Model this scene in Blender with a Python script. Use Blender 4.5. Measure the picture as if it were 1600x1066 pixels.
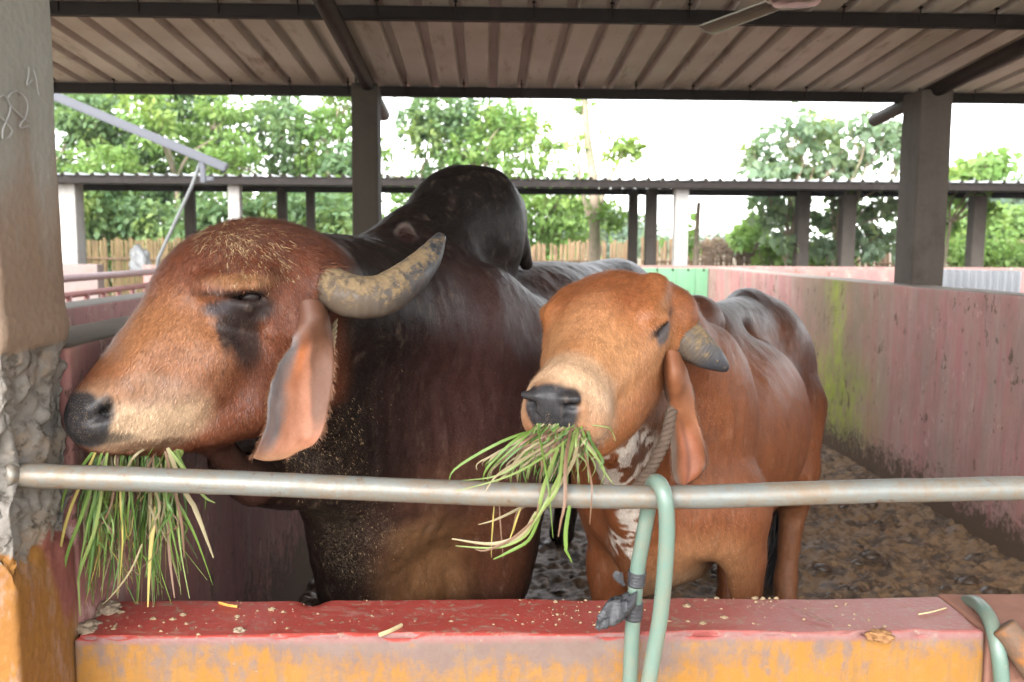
import bpy, bmesh, math, random
import numpy as np
from mathutils import Vector, Matrix, Euler, noise as mnoise

S = bpy.context.scene
for _o in list(bpy.data.objects):
    bpy.data.objects.remove(_o)
C = S.collection
R = math.radians

# ------------------------------------------------------------------ camera
FPX = 1400.0
cam_d = bpy.data.cameras.new('camera')
cam = bpy.data.objects.new('camera', cam_d)
C.objects.link(cam)
cam.location = (0, 0, 1.45)
cam_rot = Euler((R(90 - 6.0), R(0.0), R(-1.64)), 'XYZ').to_matrix() @ Euler((0, 0, R(0.38)), 'XYZ').to_matrix()
cam.matrix_world = Matrix.Translation((0, 0, 1.45)) @ cam_rot.to_4x4()
cam_d.sensor_width = 36
cam_d.lens = 36 * FPX / 1600
cam_d.clip_start = 0.05
cam_d.clip_end = 2000
cam_d.dof.use_dof = True
cam_d.dof.focus_distance = 1.95
cam_d.dof.aperture_fstop = 5.0
S.camera = cam

# ------------------------------------------------------------------ sky, sun, exposure
W = bpy.data.worlds.new('World')
S.world = W
W.use_nodes = True
wn = W.node_tree
wn.nodes.clear()
sky = wn.nodes.new('ShaderNodeTexSky')
sky.sky_type = 'NISHITA'
sky.sun_disc = False
sky.sun_elevation = R(36)
sky.sun_rotation = R(205)
sky.dust_density = 1.5
sky.ozone_density = 1.0
sky.air_density = 1.0
hs = wn.nodes.new('ShaderNodeHueSaturation')          # a cloud-covered sky is nearly colourless
hs.inputs['Saturation'].default_value = 0.12
bg = wn.nodes.new('ShaderNodeBackground')
bg.inputs['Strength'].default_value = 0.15
wo = wn.nodes.new('ShaderNodeOutputWorld')
wn.links.new(sky.outputs[0], hs.inputs['Color'])
wn.links.new(hs.outputs[0], bg.inputs['Color'])
wn.links.new(bg.outputs[0], wo.inputs['Surface'])

sun_d = bpy.data.lights.new('sun', 'SUN')
sun_d.energy = 0.55
sun_d.angle = R(40)
sun_d.color = (1.0, 0.97, 0.92)
sun = bpy.data.objects.new('sun', sun_d)
C.objects.link(sun)
sun.rotation_euler = (R(90 - 36), 0, R(-25))     # soft light from behind the camera, left
S.view_settings.view_transform = 'Standard'
S.view_settings.look = 'None'
S.view_settings.gamma = 1
S.view_settings.use_curve_mapping = False
S.view_settings.exposure = 2.95
S.render.engine = 'CYCLES'
S.cycles.use_denoising = True
S.cycles.max_bounces = 8
S.cycles.diffuse_bounces = 4
S.cycles.glossy_bounces = 3
S.cycles.transmission_bounces = 4
S.cycles.transparent_max_bounces = 6
S.cycles.caustics_reflective = False
S.cycles.caustics_refractive = False

# ------------------------------------------------------------------ helpers
def P(px, py, d):
    """a point of the place at depth d (world y) along the sight line through photograph pixel px,py"""
    v = cam_rot @ Vector(((px - 800) / FPX, -(py - 533) / FPX, -1.0))
    s = d / v.y
    return Vector((v.x * s, d, 1.45 + v.z * s))

def XZ(px, d):
    """world x at depth d for pixel column px near the horizon"""
    return P(px, 400, d).x

def tag(o, label=None, cat=None, group=None, kind=None):
    if label: o['label'] = label
    if cat: o['category'] = cat
    if group: o['group'] = group
    if kind: o['kind'] = kind
    return o

def empty(name, loc, label=None, cat=None, group=None):
    o = bpy.data.objects.new(name, None)
    o.empty_display_size = 0.1
    C.objects.link(o)
    o.location = loc
    return tag(o, label, cat, group)

def link(name, me, mat=None, parent=None, smooth=False):
    o = bpy.data.objects.new(name, me)
    C.objects.link(o)
    if mat is not None and len(me.materials) == 0:
        me.materials.append(mat)
    if smooth:
        me.polygons.foreach_set('use_smooth', [True] * len(me.polygons))
    if parent is not None:
        o.parent = parent
        par = parent
        loc = Vector((0, 0, 0))
        while par is not None:
            loc += par.location
            par = par.parent
        o.location = -loc          # meshes are written in world coordinates
    return o

class MB:
    """collects world-space faces for one mesh"""
    def __init__(s):
        s.v = []; s.f = []
    def add(s, vs, fs):
        b = len(s.v)
        s.v.extend([tuple(v) for v in vs])
        s.f.extend([tuple(i + b for i in f) for f in fs])
    def box(s, lo, hi):
        x0, y0, z0 = lo; x1, y1, z1 = hi
        s.add([(x0,y0,z0),(x1,y0,z0),(x1,y1,z0),(x0,y1,z0),(x0,y0,z1),(x1,y0,z1),(x1,y1,z1),(x0,y1,z1)],
              [(0,3,2,1),(4,5,6,7),(0,1,5,4),(1,2,6,5),(2,3,7,6),(3,0,4,7)])
    def tube(s, pts, rad, n=10, cap=True, flat=None):
        pts = [Vector(p) for p in pts]
        rads = rad if hasattr(rad, '__len__') else [rad] * len(pts)
        rings = []
        up = None
        for i, p in enumerate(pts):
            a = pts[max(i - 1, 0)]; b = pts[min(i + 1, len(pts) - 1)]
            t = (b - a).normalized()
            if up is None:
                up = t.orthogonal().normalized()
            up = (up - t * up.dot(t))
            up = up.normalized() if up.length > 1e-6 else t.orthogonal().normalized()
            sd = t.cross(up)
            rings.append([p + (up * math.cos(2 * math.pi * k / n) + sd * math.sin(2 * math.pi * k / n)) * rads[i] for k in range(n)])
        vs = [v for r in rings for v in r]
        fs = []
        for i in range(len(rings) - 1):
            for k in range(n):
                k2 = (k + 1) % n
                fs.append((i * n + k, i * n + k2, (i + 1) * n + k2, (i + 1) * n + k))
        if cap:
            fs.append(tuple(reversed(range(n))))
            fs.append(tuple((len(rings) - 1) * n + k for k in range(n)))
        s.add(vs, fs)
    def grid(s, fn, nu, nv, flip=False):
        vs = [fn(i / nu, j / nv) for j in range(nv + 1) for i in range(nu + 1)]
        fs = []
        for j in range(nv):
            for i in range(nu):
                a = j * (nu + 1) + i
                q = (a, a + 1, a + nu + 2, a + nu + 1)
                fs.append(tuple(reversed(q)) if flip else q)
        s.add(vs, fs)
    def mesh(s, name):
        me = bpy.data.meshes.new(name)
        me.from_pydata(s.v, [], s.f)
        me.update()
        return me
    def build(s, name, mat=None, parent=None, smooth=False):
        return link(name, s.mesh(name), mat, parent, smooth)

def spline(pts, n=8):
    """Catmull-Rom through points"""
    pts = [Vector(p) for p in pts]
    out = []
    for i in range(len(pts) - 1):
        p0 = pts[max(i - 1, 0)]; p1 = pts[i]; p2 = pts[i + 1]; p3 = pts[min(i + 2, len(pts) - 1)]
        for k in range(n):
            t = k / n
            out.append(0.5 * ((2 * p1) + (p2 - p0) * t + (2 * p0 - 5 * p1 + 4 * p2 - p3) * t * t + (3 * p1 - p0 - 3 * p2 + p3) * t ** 3))
    out.append(pts[-1])
    return out

def rough_box(name, lo, hi, seg, amp, mat, parent=None, bevel=0.01, nscale=6.0, extra=None, seed=0, smooth=True):
    """masonry block: bevelled, cut fine, surface pushed unevenly"""
    bm = bmesh.new()
    bmesh.ops.create_cube(bm, size=1)
    lo = Vector(lo); hi = Vector(hi); c = (lo + hi) / 2; d = hi - lo
    for v in bm.verts:
        v.co = Vector((v.co.x * d.x, v.co.y * d.y, v.co.z * d.z)) + c
    if bevel:
        bmesh.ops.bevel(bm, geom=list(bm.edges), offset=bevel, segments=2, affect='EDGES', profile=0.6)
    for ax in range(3):
        n = max(1, int(d[ax] / seg))
        for k in range(1, n):
            co = lo.copy(); co[ax] = lo[ax] + d[ax] * k / n
            no = Vector((0, 0, 0)); no[ax] = 1
            g = list(bm.verts) + list(bm.edges) + list(bm.faces)
            bmesh.ops.bisect_plane(bm, geom=g, plane_co=co, plane_no=no)
    bm.normal_update()
    off = Vector((seed * 7.3, seed * 3.1, seed * 1.7))
    new = []
    for v in bm.verts:
        q = v.co * nscale + off
        h = mnoise.fractal(q, 0.9, 2.1, 4) * amp
        if extra: h += extra(v.co, v.normal)
        new.append(v.co + v.normal * h)
    for v, n_ in zip(bm.verts, new):
        v.co = n_
    me = bpy.data.meshes.new(name)
    bm.to_mesh(me); bm.free()
    return link(name, me, mat, parent, smooth)

# ---- material node shorthand
class M:
    def __init__(s, name, rough=0.7, spec=0.3):
        s.m = bpy.data.materials.new(name); s.m.use_nodes = True
        s.t = s.m.node_tree
        s.b = s.t.nodes['Principled BSDF']
        s.b.inputs['Roughness'].default_value = rough
        s.b.inputs['Specular IOR Level'].default_value = spec
        s.tc = None
    def n(s, typ, **kw):
        nd = s.t.nodes.new('ShaderNode' + typ)
        for k, v in kw.items():
            if k.startswith('_'):
                setattr(nd, k[1:], v); continue
            key = int(k[1:]) if k[0] == 'i' and k[1:].isdigit() else k.replace('__', ' ')
            s.set(nd.inputs[key], v)
        return nd
    def set(s, inp, v):
        if hasattr(v, 'outputs'): v = v.outputs[0]
        if isinstance(v, bpy.types.NodeSocket): s.t.links.new(v, inp)
        else:
            if isinstance(v, (tuple, list)) and len(v) == 3 and inp.type == 'RGBA': v = (*v, 1)
            if isinstance(v, (int, float)) and inp.type == 'RGBA': v = (v, v, v, 1)
            inp.default_value = v
    def co(s, kind='Object'):
        if s.tc is None: s.tc = s.t.nodes.new('ShaderNodeNewGeometry')
        return s.tc.outputs['Position']
    def mapv(s, scale=(1, 1, 1), rot=(0, 0, 0), loc=(0, 0, 0), src=None):
        nd = s.n('Mapping', Vector=src or s.co())
        nd.inputs['Scale'].default_value = scale
        nd.inputs['Rotation'].default_value = rot
        nd.inputs['Location'].default_value = loc
        return nd
    def noise(s, scale, detail=6, rough=0.6, vec=None, dist=0.0, out=0):
        nd = s.n('TexNoise', Vector=vec or s.co(), Scale=scale, Detail=detail, Roughness=rough, Distortion=dist)
        return nd.outputs[out]
    def ramp(s, fac, *stops, interp='LINEAR'):
        nd = s.n('ValToRGB', Fac=fac)
        cr = nd.color_ramp; cr.interpolation = interp
        while len(cr.elements) < len(stops): cr.elements.new(0.5)
        for e, (p, c) in zip(cr.elements, stops):
            e.position = p
            e.color = (c, c, c, 1) if not hasattr(c, '__len__') else (*c, 1)
        return nd.outputs[0]
    def mix(s, fac, a, b, blend='MIX'):
        nd = s.t.nodes.new('ShaderNodeMix'); nd.data_type = 'RGBA'; nd.blend_type = blend
        s.set(nd.inputs[0], fac); s.set(nd.inputs[6], a); s.set(nd.inputs[7], b)
        return nd.outputs[2]
    def ss(s, v, a, b):
        nd = s.n('MapRange', Value=v)
        nd.interpolation_type = 'SMOOTHSTEP'; flip = a > b
        nd.inputs['From Min'].default_value = min(a, b); nd.inputs['From Max'].default_value = max(a, b)
        nd.inputs['To Min'].default_value = 1.0 if flip else 0.0; nd.inputs['To Max'].default_value = 0.0 if flip else 1.0
        return nd.outputs[0]
    def math(s, op, a, b=0.0, c=None, clamp=False):
        nd = s.t.nodes.new('ShaderNodeMath'); nd.operation = op; nd.use_clamp = clamp
        s.set(nd.inputs[0], a); s.set(nd.inputs[1], b)
        if c is not None: s.set(nd.inputs[2], c)
        return nd.outputs[0]
    def sep(s, v):
        return s.n('SeparateXYZ', Vector=v).outputs
    def base(s, c): s.set(s.b.inputs['Base Color'], c)
    def rough(s, c): s.set(s.b.inputs['Roughness'], c)
    def bump(s, h, strength=0.3, dist=0.01, prev=None):
        nd = s.n('Bump', Height=h, Strength=strength, Distance=dist)
        if prev is not None: s.set(nd.inputs['Normal'], prev)
        s.set(s.b.inputs['Normal'], nd.outputs[0])
        return nd.outputs[0]

def plain(name, col, rough=0.6, var=0.25, scale=12, spec=0.3, bump=0.15, metal=0.0):
    m = M(name, rough, spec)
    f = m.noise(scale, 6)
    m.base(m.mix(f, tuple(c * (1 - var) for c in col), tuple(min(1, c * (1 + var)) for c in col)))
    m.b.inputs['Metallic'].default_value = metal
    if bump: m.bump(m.noise(scale * 6, 5), bump, 0.004)
    return m.m
# ------------------------------------------------------------------ sculpting: smooth-blended volumes -> one continuous skin
def _h(ix, iy, iz, seed):
    n = (ix * 374761393 + iy * 668265263 + iz * 2147483647 + seed * 974634777) & 0xFFFFFFFF
    n = ((n ^ (n >> 13)) * 1274126177) & 0xFFFFFFFF
    n = n ^ (n >> 16)
    return (n & 0xFFFF).astype(np.float32) / 65535.0

def vnoise(p, scale, seed=0):
    """value noise 0..1 at points p"""
    q = np.asarray(p, np.float64) * scale
    i = np.floor(q).astype(np.int64); f = (q - i).astype(np.float32)
    f = f * f * (3 - 2 * f)
    r = 0
    for dx in (0, 1):
        for dy in (0, 1):
            for dz in (0, 1):
                w = (f[:, 0] if dx else 1 - f[:, 0]) * (f[:, 1] if dy else 1 - f[:, 1]) * (f[:, 2] if dz else 1 - f[:, 2])
                r = r + w * _h(i[:, 0] + dx, i[:, 1] + dy, i[:, 2] + dz, seed)
    return r

def fnoise(p, scale, oct=3, seed=0):
    r = 0; a = 0.5; t = 0
    for o in range(oct):
        r = r + a * vnoise(p, scale * 2 ** o, seed + o * 17); t += a; a *= 0.5
    return r / t

class Sdf:
    def __init__(s): s.prims = []
    def cone(s, a, b, ra, rb=None, k=0.05, op='add'):
        a = np.array(a, np.float32); b = np.array(b, np.float32)
        rb = ra if rb is None else rb
        s.prims.append(('cone', op, k, (a + b) / 2, np.linalg.norm(b - a) / 2 + max(ra, rb), (a, b, ra, rb)))
    def ell(s, c, rad, axes=None, k=0.05, op='add'):
        c = np.array(c, np.float32)
        A = np.eye(3, dtype=np.float32) if axes is None else np.array([list(a) for a in axes], np.float32)
        s.prims.append(('ell', op, k, c, max(rad), (c, A, np.array(rad, np.float32))))
    def chain(s, pts, k=0.04, op='add'):
        for (a, ra), (b, rb) in zip(pts[:-1], pts[1:]): s.cone(a, b, ra, rb, k, op)
    @staticmethod
    def dist(pr, p):
        if pr[0] == 'cone':
            a, b, ra, rb = pr[5]
            ba = b - a; pa = p - a
            t = np.clip(pa @ ba / max(float(ba @ ba), 1e-9), 0, 1)
            q = pa - t[..., None] * ba
            return np.sqrt(np.einsum('...i,...i', q, q)) - (ra + (rb - ra) * t)
        c, A, r = pr[5]
        q = (p - c) @ A.T
        k0 = np.sqrt(np.einsum('...i,...i', q / r, q / r))
        k1 = np.sqrt(np.einsum('...i,...i', q / r ** 2, q / r ** 2)) + 1e-9
        return k0 * (k0 - 1) / k1
    @staticmethod
    def comb(d, e, op, k):
        if op == 'add':
            h = np.maximum(k - np.abs(d - e), 0) / k
            return np.minimum(d, e) - h * h * k * 0.25
        e = -e
        h = np.maximum(k - np.abs(d - e), 0) / k
        return np.maximum(d, e) + h * h * k * 0.25
    def eval(s, p):
        d = np.full(p.shape[:-1], 1.0, np.float32)
        for pr in s.prims: d = s.comb(d, s.dist(pr, p), pr[1], pr[2])
        return d
    def mesh(s, h=0.006):
        B = 8
        los = np.min([pr[3] - pr[4] for pr in s.prims if pr[1] == 'add'], axis=0) - 0.05
        his = np.max([pr[3] + pr[4] for pr in s.prims if pr[1] == 'add'], axis=0) + 0.05
        bs = B * h
        nb = np.ceil((his - los) / bs).astype(int)
        bi = np.stack(np.meshgrid(*[np.arange(n) for n in nb], indexing='ij'), -1).reshape(-1, 3)
        bc = (los + (bi + 0.5) * bs).astype(np.float32)
        dc = s.eval(bc)
        act = np.abs(dc) < bs * 0.87 + 0.045
        bi = bi[act]; bc = bc[act]
        g = np.arange(B + 1)
        lat = np.stack(np.meshgrid(g, g, g, indexing='ij'), -1).reshape(-1, 3)
        pts = (los + (bi[:, None, :] * B + lat[None]) * h).astype(np.float32)
        D = np.full(pts.shape[:2], 1.0, np.float32)
        for pr in s.prims:
            near = np.linalg.norm(bc - pr[3], axis=1) < pr[4] + 0.15 + bs * 0.87 + 0.05
            if near.any():
                D[near] = s.comb(D[near], s.dist(pr, pts[near]), pr[1], pr[2])
        n = len(bi)
        D = D.reshape(n, B + 1, B + 1, B + 1)
        sg = D < 0
        # surface nets
        cr = [(x, y, z) for x in (0, 1) for y in (0, 1) for z in (0, 1)]
        sl = lambda a, c: a[:, c[0]:c[0] + B, c[1]:c[1] + B, c[2]:c[2] + B]
        cnt = sum(sl(sg, c).astype(np.int8) for c in cr)
        ci = np.argwhere((cnt > 0) & (cnt < 8))
        b_, x_, y_, z_ = ci.T
        cd = np.stack([D[b_, x_ + c[0], y_ + c[1], z_ + c[2]] for c in cr], 1)
        acc = np.zeros((len(ci), 3), np.float32); num = np.zeros(len(ci), np.float32)
        for i in range(8):
            for j in range(i + 1, 8):
                a, b = np.array(cr[i]), np.array(cr[j])
                if np.abs(a - b).sum() != 1: continue
                m = (cd[:, i] < 0) != (cd[:, j] < 0)
                t = cd[:, i] / (cd[:, i] - cd[:, j] + 1e-12)
                acc += np.where(m[:, None], a + t[:, None] * (b - a), 0); num += m
        gc = bi[b_] * B + np.stack([x_, y_, z_], 1)
        V = los + (gc + acc / num[:, None]) * h
        N3 = nb * B + 2
        key = lambda q: (q[:, 0] * N3[1] + q[:, 1]) * N3[2] + q[:, 2]
        ids = key(gc); order = np.argsort(ids); sid = ids[order]
        def look(q):
            kq = key(q); pos = np.clip(np.searchsorted(sid, kq), 0, len(sid) - 1)
            ok = sid[pos] == kq
            return np.where(ok, order[pos], -1)
        F = []
        for ax in range(3):
            e = [0, 0, 0]; e[ax] = 1
            s0 = sg[:, :B, :B, :B]; s1 = sl(sg, e)
            ei = np.argwhere(s0 != s1)
            inside = s0[tuple(ei.T)]
            q = bi[ei[:, 0]] * B + ei[:, 1:]
            u, v = (ax + 1) % 3, (ax + 2) % 3
            du = np.zeros(3, int); du[u] = 1
            dv = np.zeros(3, int); dv[v] = 1
            quad = np.stack([look(q - du - dv), look(q - dv), look(q), look(q - du)], 1)
            ok = (quad >= 0).all(1)
            quad = quad[ok]; ins = inside[ok]
            quad = np.where(ins[:, None], quad, quad[:, ::-1])
            F.append(quad)
        F = np.concatenate(F)
        return V.astype(np.float32), F

def relax(V, F, it=2, lam=0.5):
    """a light smoothing of the voxel steps"""
    n = len(V)
    e = np.concatenate([F[:, [0, 1]], F[:, [1, 2]], F[:, [2, 3]], F[:, [3, 0]]])
    for _ in range(it):
        for l in (lam, -lam * 1.04):
            acc = np.zeros((n, 3)); cn = np.bincount(e[:, 0], minlength=n) + np.bincount(e[:, 1], minlength=n)
            for k in range(3):
                acc[:, k] = np.bincount(e[:, 0], V[e[:, 1], k], n) + np.bincount(e[:, 1], V[e[:, 0], k], n)
            V = V + l * (acc / np.maximum(cn, 1)[:, None] - V)
    return V

def vnormals(V, F):
    fn = np.cross(V[F[:, 2]] - V[F[:, 0]], V[F[:, 3]] - V[F[:, 1]])
    N = np.zeros_like(V)
    for c in range(4):
        for k in range(3): N[:, k] += np.bincount(F[:, c], fn[:, k], len(V))
    return N / (np.linalg.norm(N, axis=1, keepdims=True) + 1e-12)

def np_mesh(name, V, F, cols=None):
    me = bpy.data.meshes.new(name)
    me.vertices.add(len(V)); me.vertices.foreach_set('co', np.asarray(V, np.float32).ravel())
    k = F.shape[1]
    me.loops.add(F.size); me.loops.foreach_set('vertex_index', F.ravel().astype(np.int32))
    me.polygons.add(len(F)); me.polygons.foreach_set('loop_start', np.arange(0, F.size, k, dtype=np.int32))
    me.polygons.foreach_set('loop_total', np.full(len(F), k, np.int32))
    me.update(calc_edges=True)
    me.polygons.foreach_set('use_smooth', np.ones(len(F), bool))
    if cols is not None:
        for an, arr in cols.items():
            a = me.color_attributes.new(an, 'FLOAT_COLOR', 'POINT')
            a.data.foreach_set('color', np.asarray(arr, np.float32).ravel())
    return me

def sstep(a, b, x):
    t = np.clip((x - a) / (b - a), 0, 1)
    return t * t * (3 - 2 * t)

class Coat:
    """hide pigment of an animal per vertex: base colour and where sawdust clings"""
    def __init__(s, V, col):
        s.V = V; s.c = np.tile(np.array(col, np.float32), (len(V), 1)); s.dust = np.zeros(len(V), np.float32)
        s.gloss = np.zeros(len(V), np.float32)
        s.wob = (fnoise(V, 14, 3, 5) - 0.5)
    def mask(s, c, rad, soft=0.35, wob=0.5, axes=None):
        q = s.V - np.array(c, np.float32)
        if axes is not None: q = q @ np.array([list(a) for a in axes], np.float32).T
        d = np.linalg.norm(q / np.array(rad if hasattr(rad, '__len__') else (rad,) * 3, np.float32), axis=1) + s.wob * wob
        return 1 - sstep(1 - soft, 1 + soft, d)
    def paint(s, m, col, a=1.0):
        m = (m * a)[:, None]
        s.c = s.c * (1 - m) + np.array(col, np.float32) * m
    def blob(s, c, rad, col, a=1.0, soft=0.35, wob=0.5, axes=None):
        s.paint(s.mask(c, rad, soft, wob, axes), col, a)
    def sawdust(s, c, rad, a, soft=0.6):
        s.dust = np.maximum(s.dust, s.mask(c, rad, soft, 0.8) * a)
    def out(s):
        return {'Col': np.concatenate([s.c, np.ones((len(s.V), 1))], 1),
                'Aux': np.stack([s.dust, s.gloss, np.zeros(len(s.V)), np.ones(len(s.V))], 1)}
# ------------------------------------------------------------------ masonry blocks cut fine, rounded and pushed uneven
def np_box(name, lo, hi, seg, mat, parent=None, r=0.012, amp=0.004, scale=6.0, extra=None, seed=0, segs=None, faces='xXyYzZ'):
    lo = np.array(lo, float); hi = np.array(hi, float)
    Vs = []; Fs = []; base = 0
    for fc in faces:
        ax = 'xyz'.index(fc.lower()); top = fc.isupper()
        u, v = (ax + 1) % 3, (ax + 2) % 3
        su = (segs or {}).get('xyz'[u], seg); sv = (segs or {}).get('xyz'[v], seg)
        nu = max(2, int(round((hi[u] - lo[u]) / su))); nv = max(2, int(round((hi[v] - lo[v]) / sv)))
        def lin(a, b, n):
            t = np.linspace(a, b, n + 1)
            return np.unique(np.concatenate([t, [a + r * .3, a + r * .65, a + r, b - r, b - r * .65, b - r * .3]]))
        U = lin(lo[u], hi[u], nu); Vv = lin(lo[v], hi[v], nv)
        g = np.zeros((len(Vv), len(U), 3)); g[..., u] = U[None, :]; g[..., v] = Vv[:, None]; g[..., ax] = hi[ax] if top else lo[ax]
        i = np.arange(len(Vv) - 1)[:, None] * len(U) + np.arange(len(U) - 1)[None]
        q = np.stack([i, i + 1, i + len(U) + 1, i + len(U)], -1).reshape(-1, 4)
        if not top: q = q[:, ::-1]
        Vs.append(g.reshape(-1, 3)); Fs.append(q + base); base += g.shape[0] * g.shape[1]
    V = np.concatenate(Vs); F = np.concatenate(Fs)
    rr = np.minimum(r, (hi - lo) / 2.01)
    cl = np.clip(V, lo + rr, hi - rr)
    d = V - cl; n = d / (np.linalg.norm(d, axis=1, keepdims=True) + 1e-12)
    V = cl + n * r
    h = (fnoise(V + 31.7 * seed, scale, 4, seed) - 0.5) * 2 * amp
    if extra is not None: h = h + extra(V, n)
    V = V + n * np.asarray(h)[:, None]
    me = np_mesh(name, V, F)
    bm = bmesh.new(); bm.from_mesh(me); bmesh.ops.remove_doubles(bm, verts=bm.verts, dist=1e-5); bm.to_mesh(me); bm.free()
    return link(name, me, mat, parent, True)

def PX(px, py, x):
    v = cam_rot @ Vector(((px - 800) / FPX, -(py - 533) / FPX, -1.0)); s = x / v.x
    return Vector((x, v.y * s, 1.45 + v.z * s))

# ------------------------------------------------------------------ materials of the pen
def wall_paint(name, paint, paint2, bare, mudh=0.45, moss=None, wear=0.5, dirt=(0.10, 0.065, 0.04), top=(.26, .22, .18)):
    """old paint on rendered masonry: worn to the plaster, streaked downwards, mud thrown up from the floor"""
    m = M(name, 0.8, 0.25)
    co = m.co(); xyz = m.sep(co)
    st = m.noise(1.0, 7, 0.65, m.mapv((9, 9, 1.3)))
    bl = m.noise(2.2, 7, 0.65)
    fi = m.noise(38, 6, 0.7)
    c = m.mix(bl, paint, paint2)
    c = m.mix(m.ramp(st, (wear, 0.0), (wear + 0.17, 0.8)), c, bare)
    c = m.mix(m.ramp(fi, (0.55, 0.0), (0.8, 0.45)), c, m.mix(0.5, c, (0.5, 0.42, 0.37)))
    c = m.mix(m.ramp(m.noise(1.0, 6, 0.7, m.mapv((16, 16, 2.2), loc=(3, 1, 0))), (0.55, 0.0), (0.75, 0.5)), c, m.mix(0.7, c, (0.05, 0.03, 0.025)))
    c = m.mix(m.ramp(m.noise(7.0, 7, 0.75, m.mapv((1, 1, .7), loc=(8, 2, 5))), (0.52, 0.0), (0.66, 0.55)), c, m.mix(0.6, c, (.30, .20, .14)))
    c = m.mix(m.ramp(m.noise(1.0, 7, 0.75, m.mapv((2.6, 2.6, 1.1), loc=(2, 9, 4))), (0.47, 0.0), (0.62, 0.6)), c, m.mix(0.75, c, (.16, .12, .095)))
    c = m.mix(m.ramp(m.noise(15.0, 7, 0.8, m.mapv((1, 1, .6), loc=(1, 7, 5))), (0.58, 0.0), (0.66, 0.6)), c, m.mix(0.7, c, (.55, .42, .36)))
    if moss:
        y0, w = moss
        dy = m.math('ABSOLUTE', m.math('SUBTRACT', m.math('ADD', xyz[1], m.math('MULTIPLY', m.math('SUBTRACT', m.noise(3, 3), 0.5), 0.25)), y0))
        wv = m.math('MULTIPLY', m.math('ADD', .35, m.math('MULTIPLY', m.noise(1.0, 5, .7, m.mapv((3, 3, 4), loc=(7, 7, 7))), 1.5)), w)
        fall = m.ramp(m.math('DIVIDE', dy, wv), (0.2, 1.0), (1.0, 0.0))
        spread = m.ramp(m.math('DIVIDE', dy, w * 4.2), (0.25, 1.0), (1.0, 0.0))
        low = m.math('MULTIPLY', m.ramp(xyz[2], (0.05, 0.5), (0.35, 1.0)), m.ramp(xyz[2], (0.55, 1.0), (0.85, 0.0)))
        mo = m.math('MAXIMUM', m.math('MULTIPLY', fall, m.ramp(st, (0.3, 0.35), (0.5, 1.0))), m.math('MULTIPLY', spread, low))
        mo = m.math('MULTIPLY', mo, m.ramp(m.noise(1.0, 6, 0.78, m.mapv((16, 16, 8))), (0.36, 0.1), (0.58, 1.0)))
        halo = m.ramp(m.math('DIVIDE', dy, w * 6), (0.3, 0.75), (1.0, 0.0))
        c = m.mix(m.math('MULTIPLY', halo, m.ramp(bl, (0.3, 0.35), (0.6, 1.0))), c, (0.15, 0.125, 0.07))
        c = m.mix(m.math('MULTIPLY', mo, .85), c, m.mix(m.noise(9, 4), (0.10, 0.13, 0.025), (0.34, 0.42, 0.04)))
    sp = m.math('SUBTRACT', m.math('ADD', m.math('MULTIPLY', m.noise(13, 7, 0.72), 0.95), m.math('MULTIPLY', m.noise(46, 4, 0.7), 0.35)), m.math('DIVIDE', xyz[2], mudh * 2.1))
    mud = m.ramp(sp, (0.22, 0.0), (0.42, 1.0))
    lumps = m.ramp(m.math('ADD', m.noise(1.0, 5, 0.75, m.mapv((17, 17, 9), loc=(5, 5, 2))), m.math('MULTIPLY', m.noise(2.3, 2), 0.25)), (0.74, 0.0), (0.775, 1.0))
    c = m.mix(m.math('MULTIPLY', lumps, 0.85), c, dirt)
    c = m.mix(mud, c, m.mix(fi, (0.05, 0.032, 0.022), dirt))
    isup = m.ss(m.sep(m.n('NewGeometry').outputs['Normal'])[2], .6, .8)
    c = m.mix(isup, c, m.mix(bl, top, tuple(t * .6 for t in top)))
    m.base(c)
    m.rough(m.math('MULTIPLY_ADD', fi, 0.25, 0.6))
    b = m.bump(fi, 0.25, 0.006)
    b = m.bump(m.noise(160, 4, 0.6), 0.2, 0.002, b)
    m.bump(m.math('MAXIMUM', mud, lumps), 0.6, 0.008, b)
    return m.m

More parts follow.
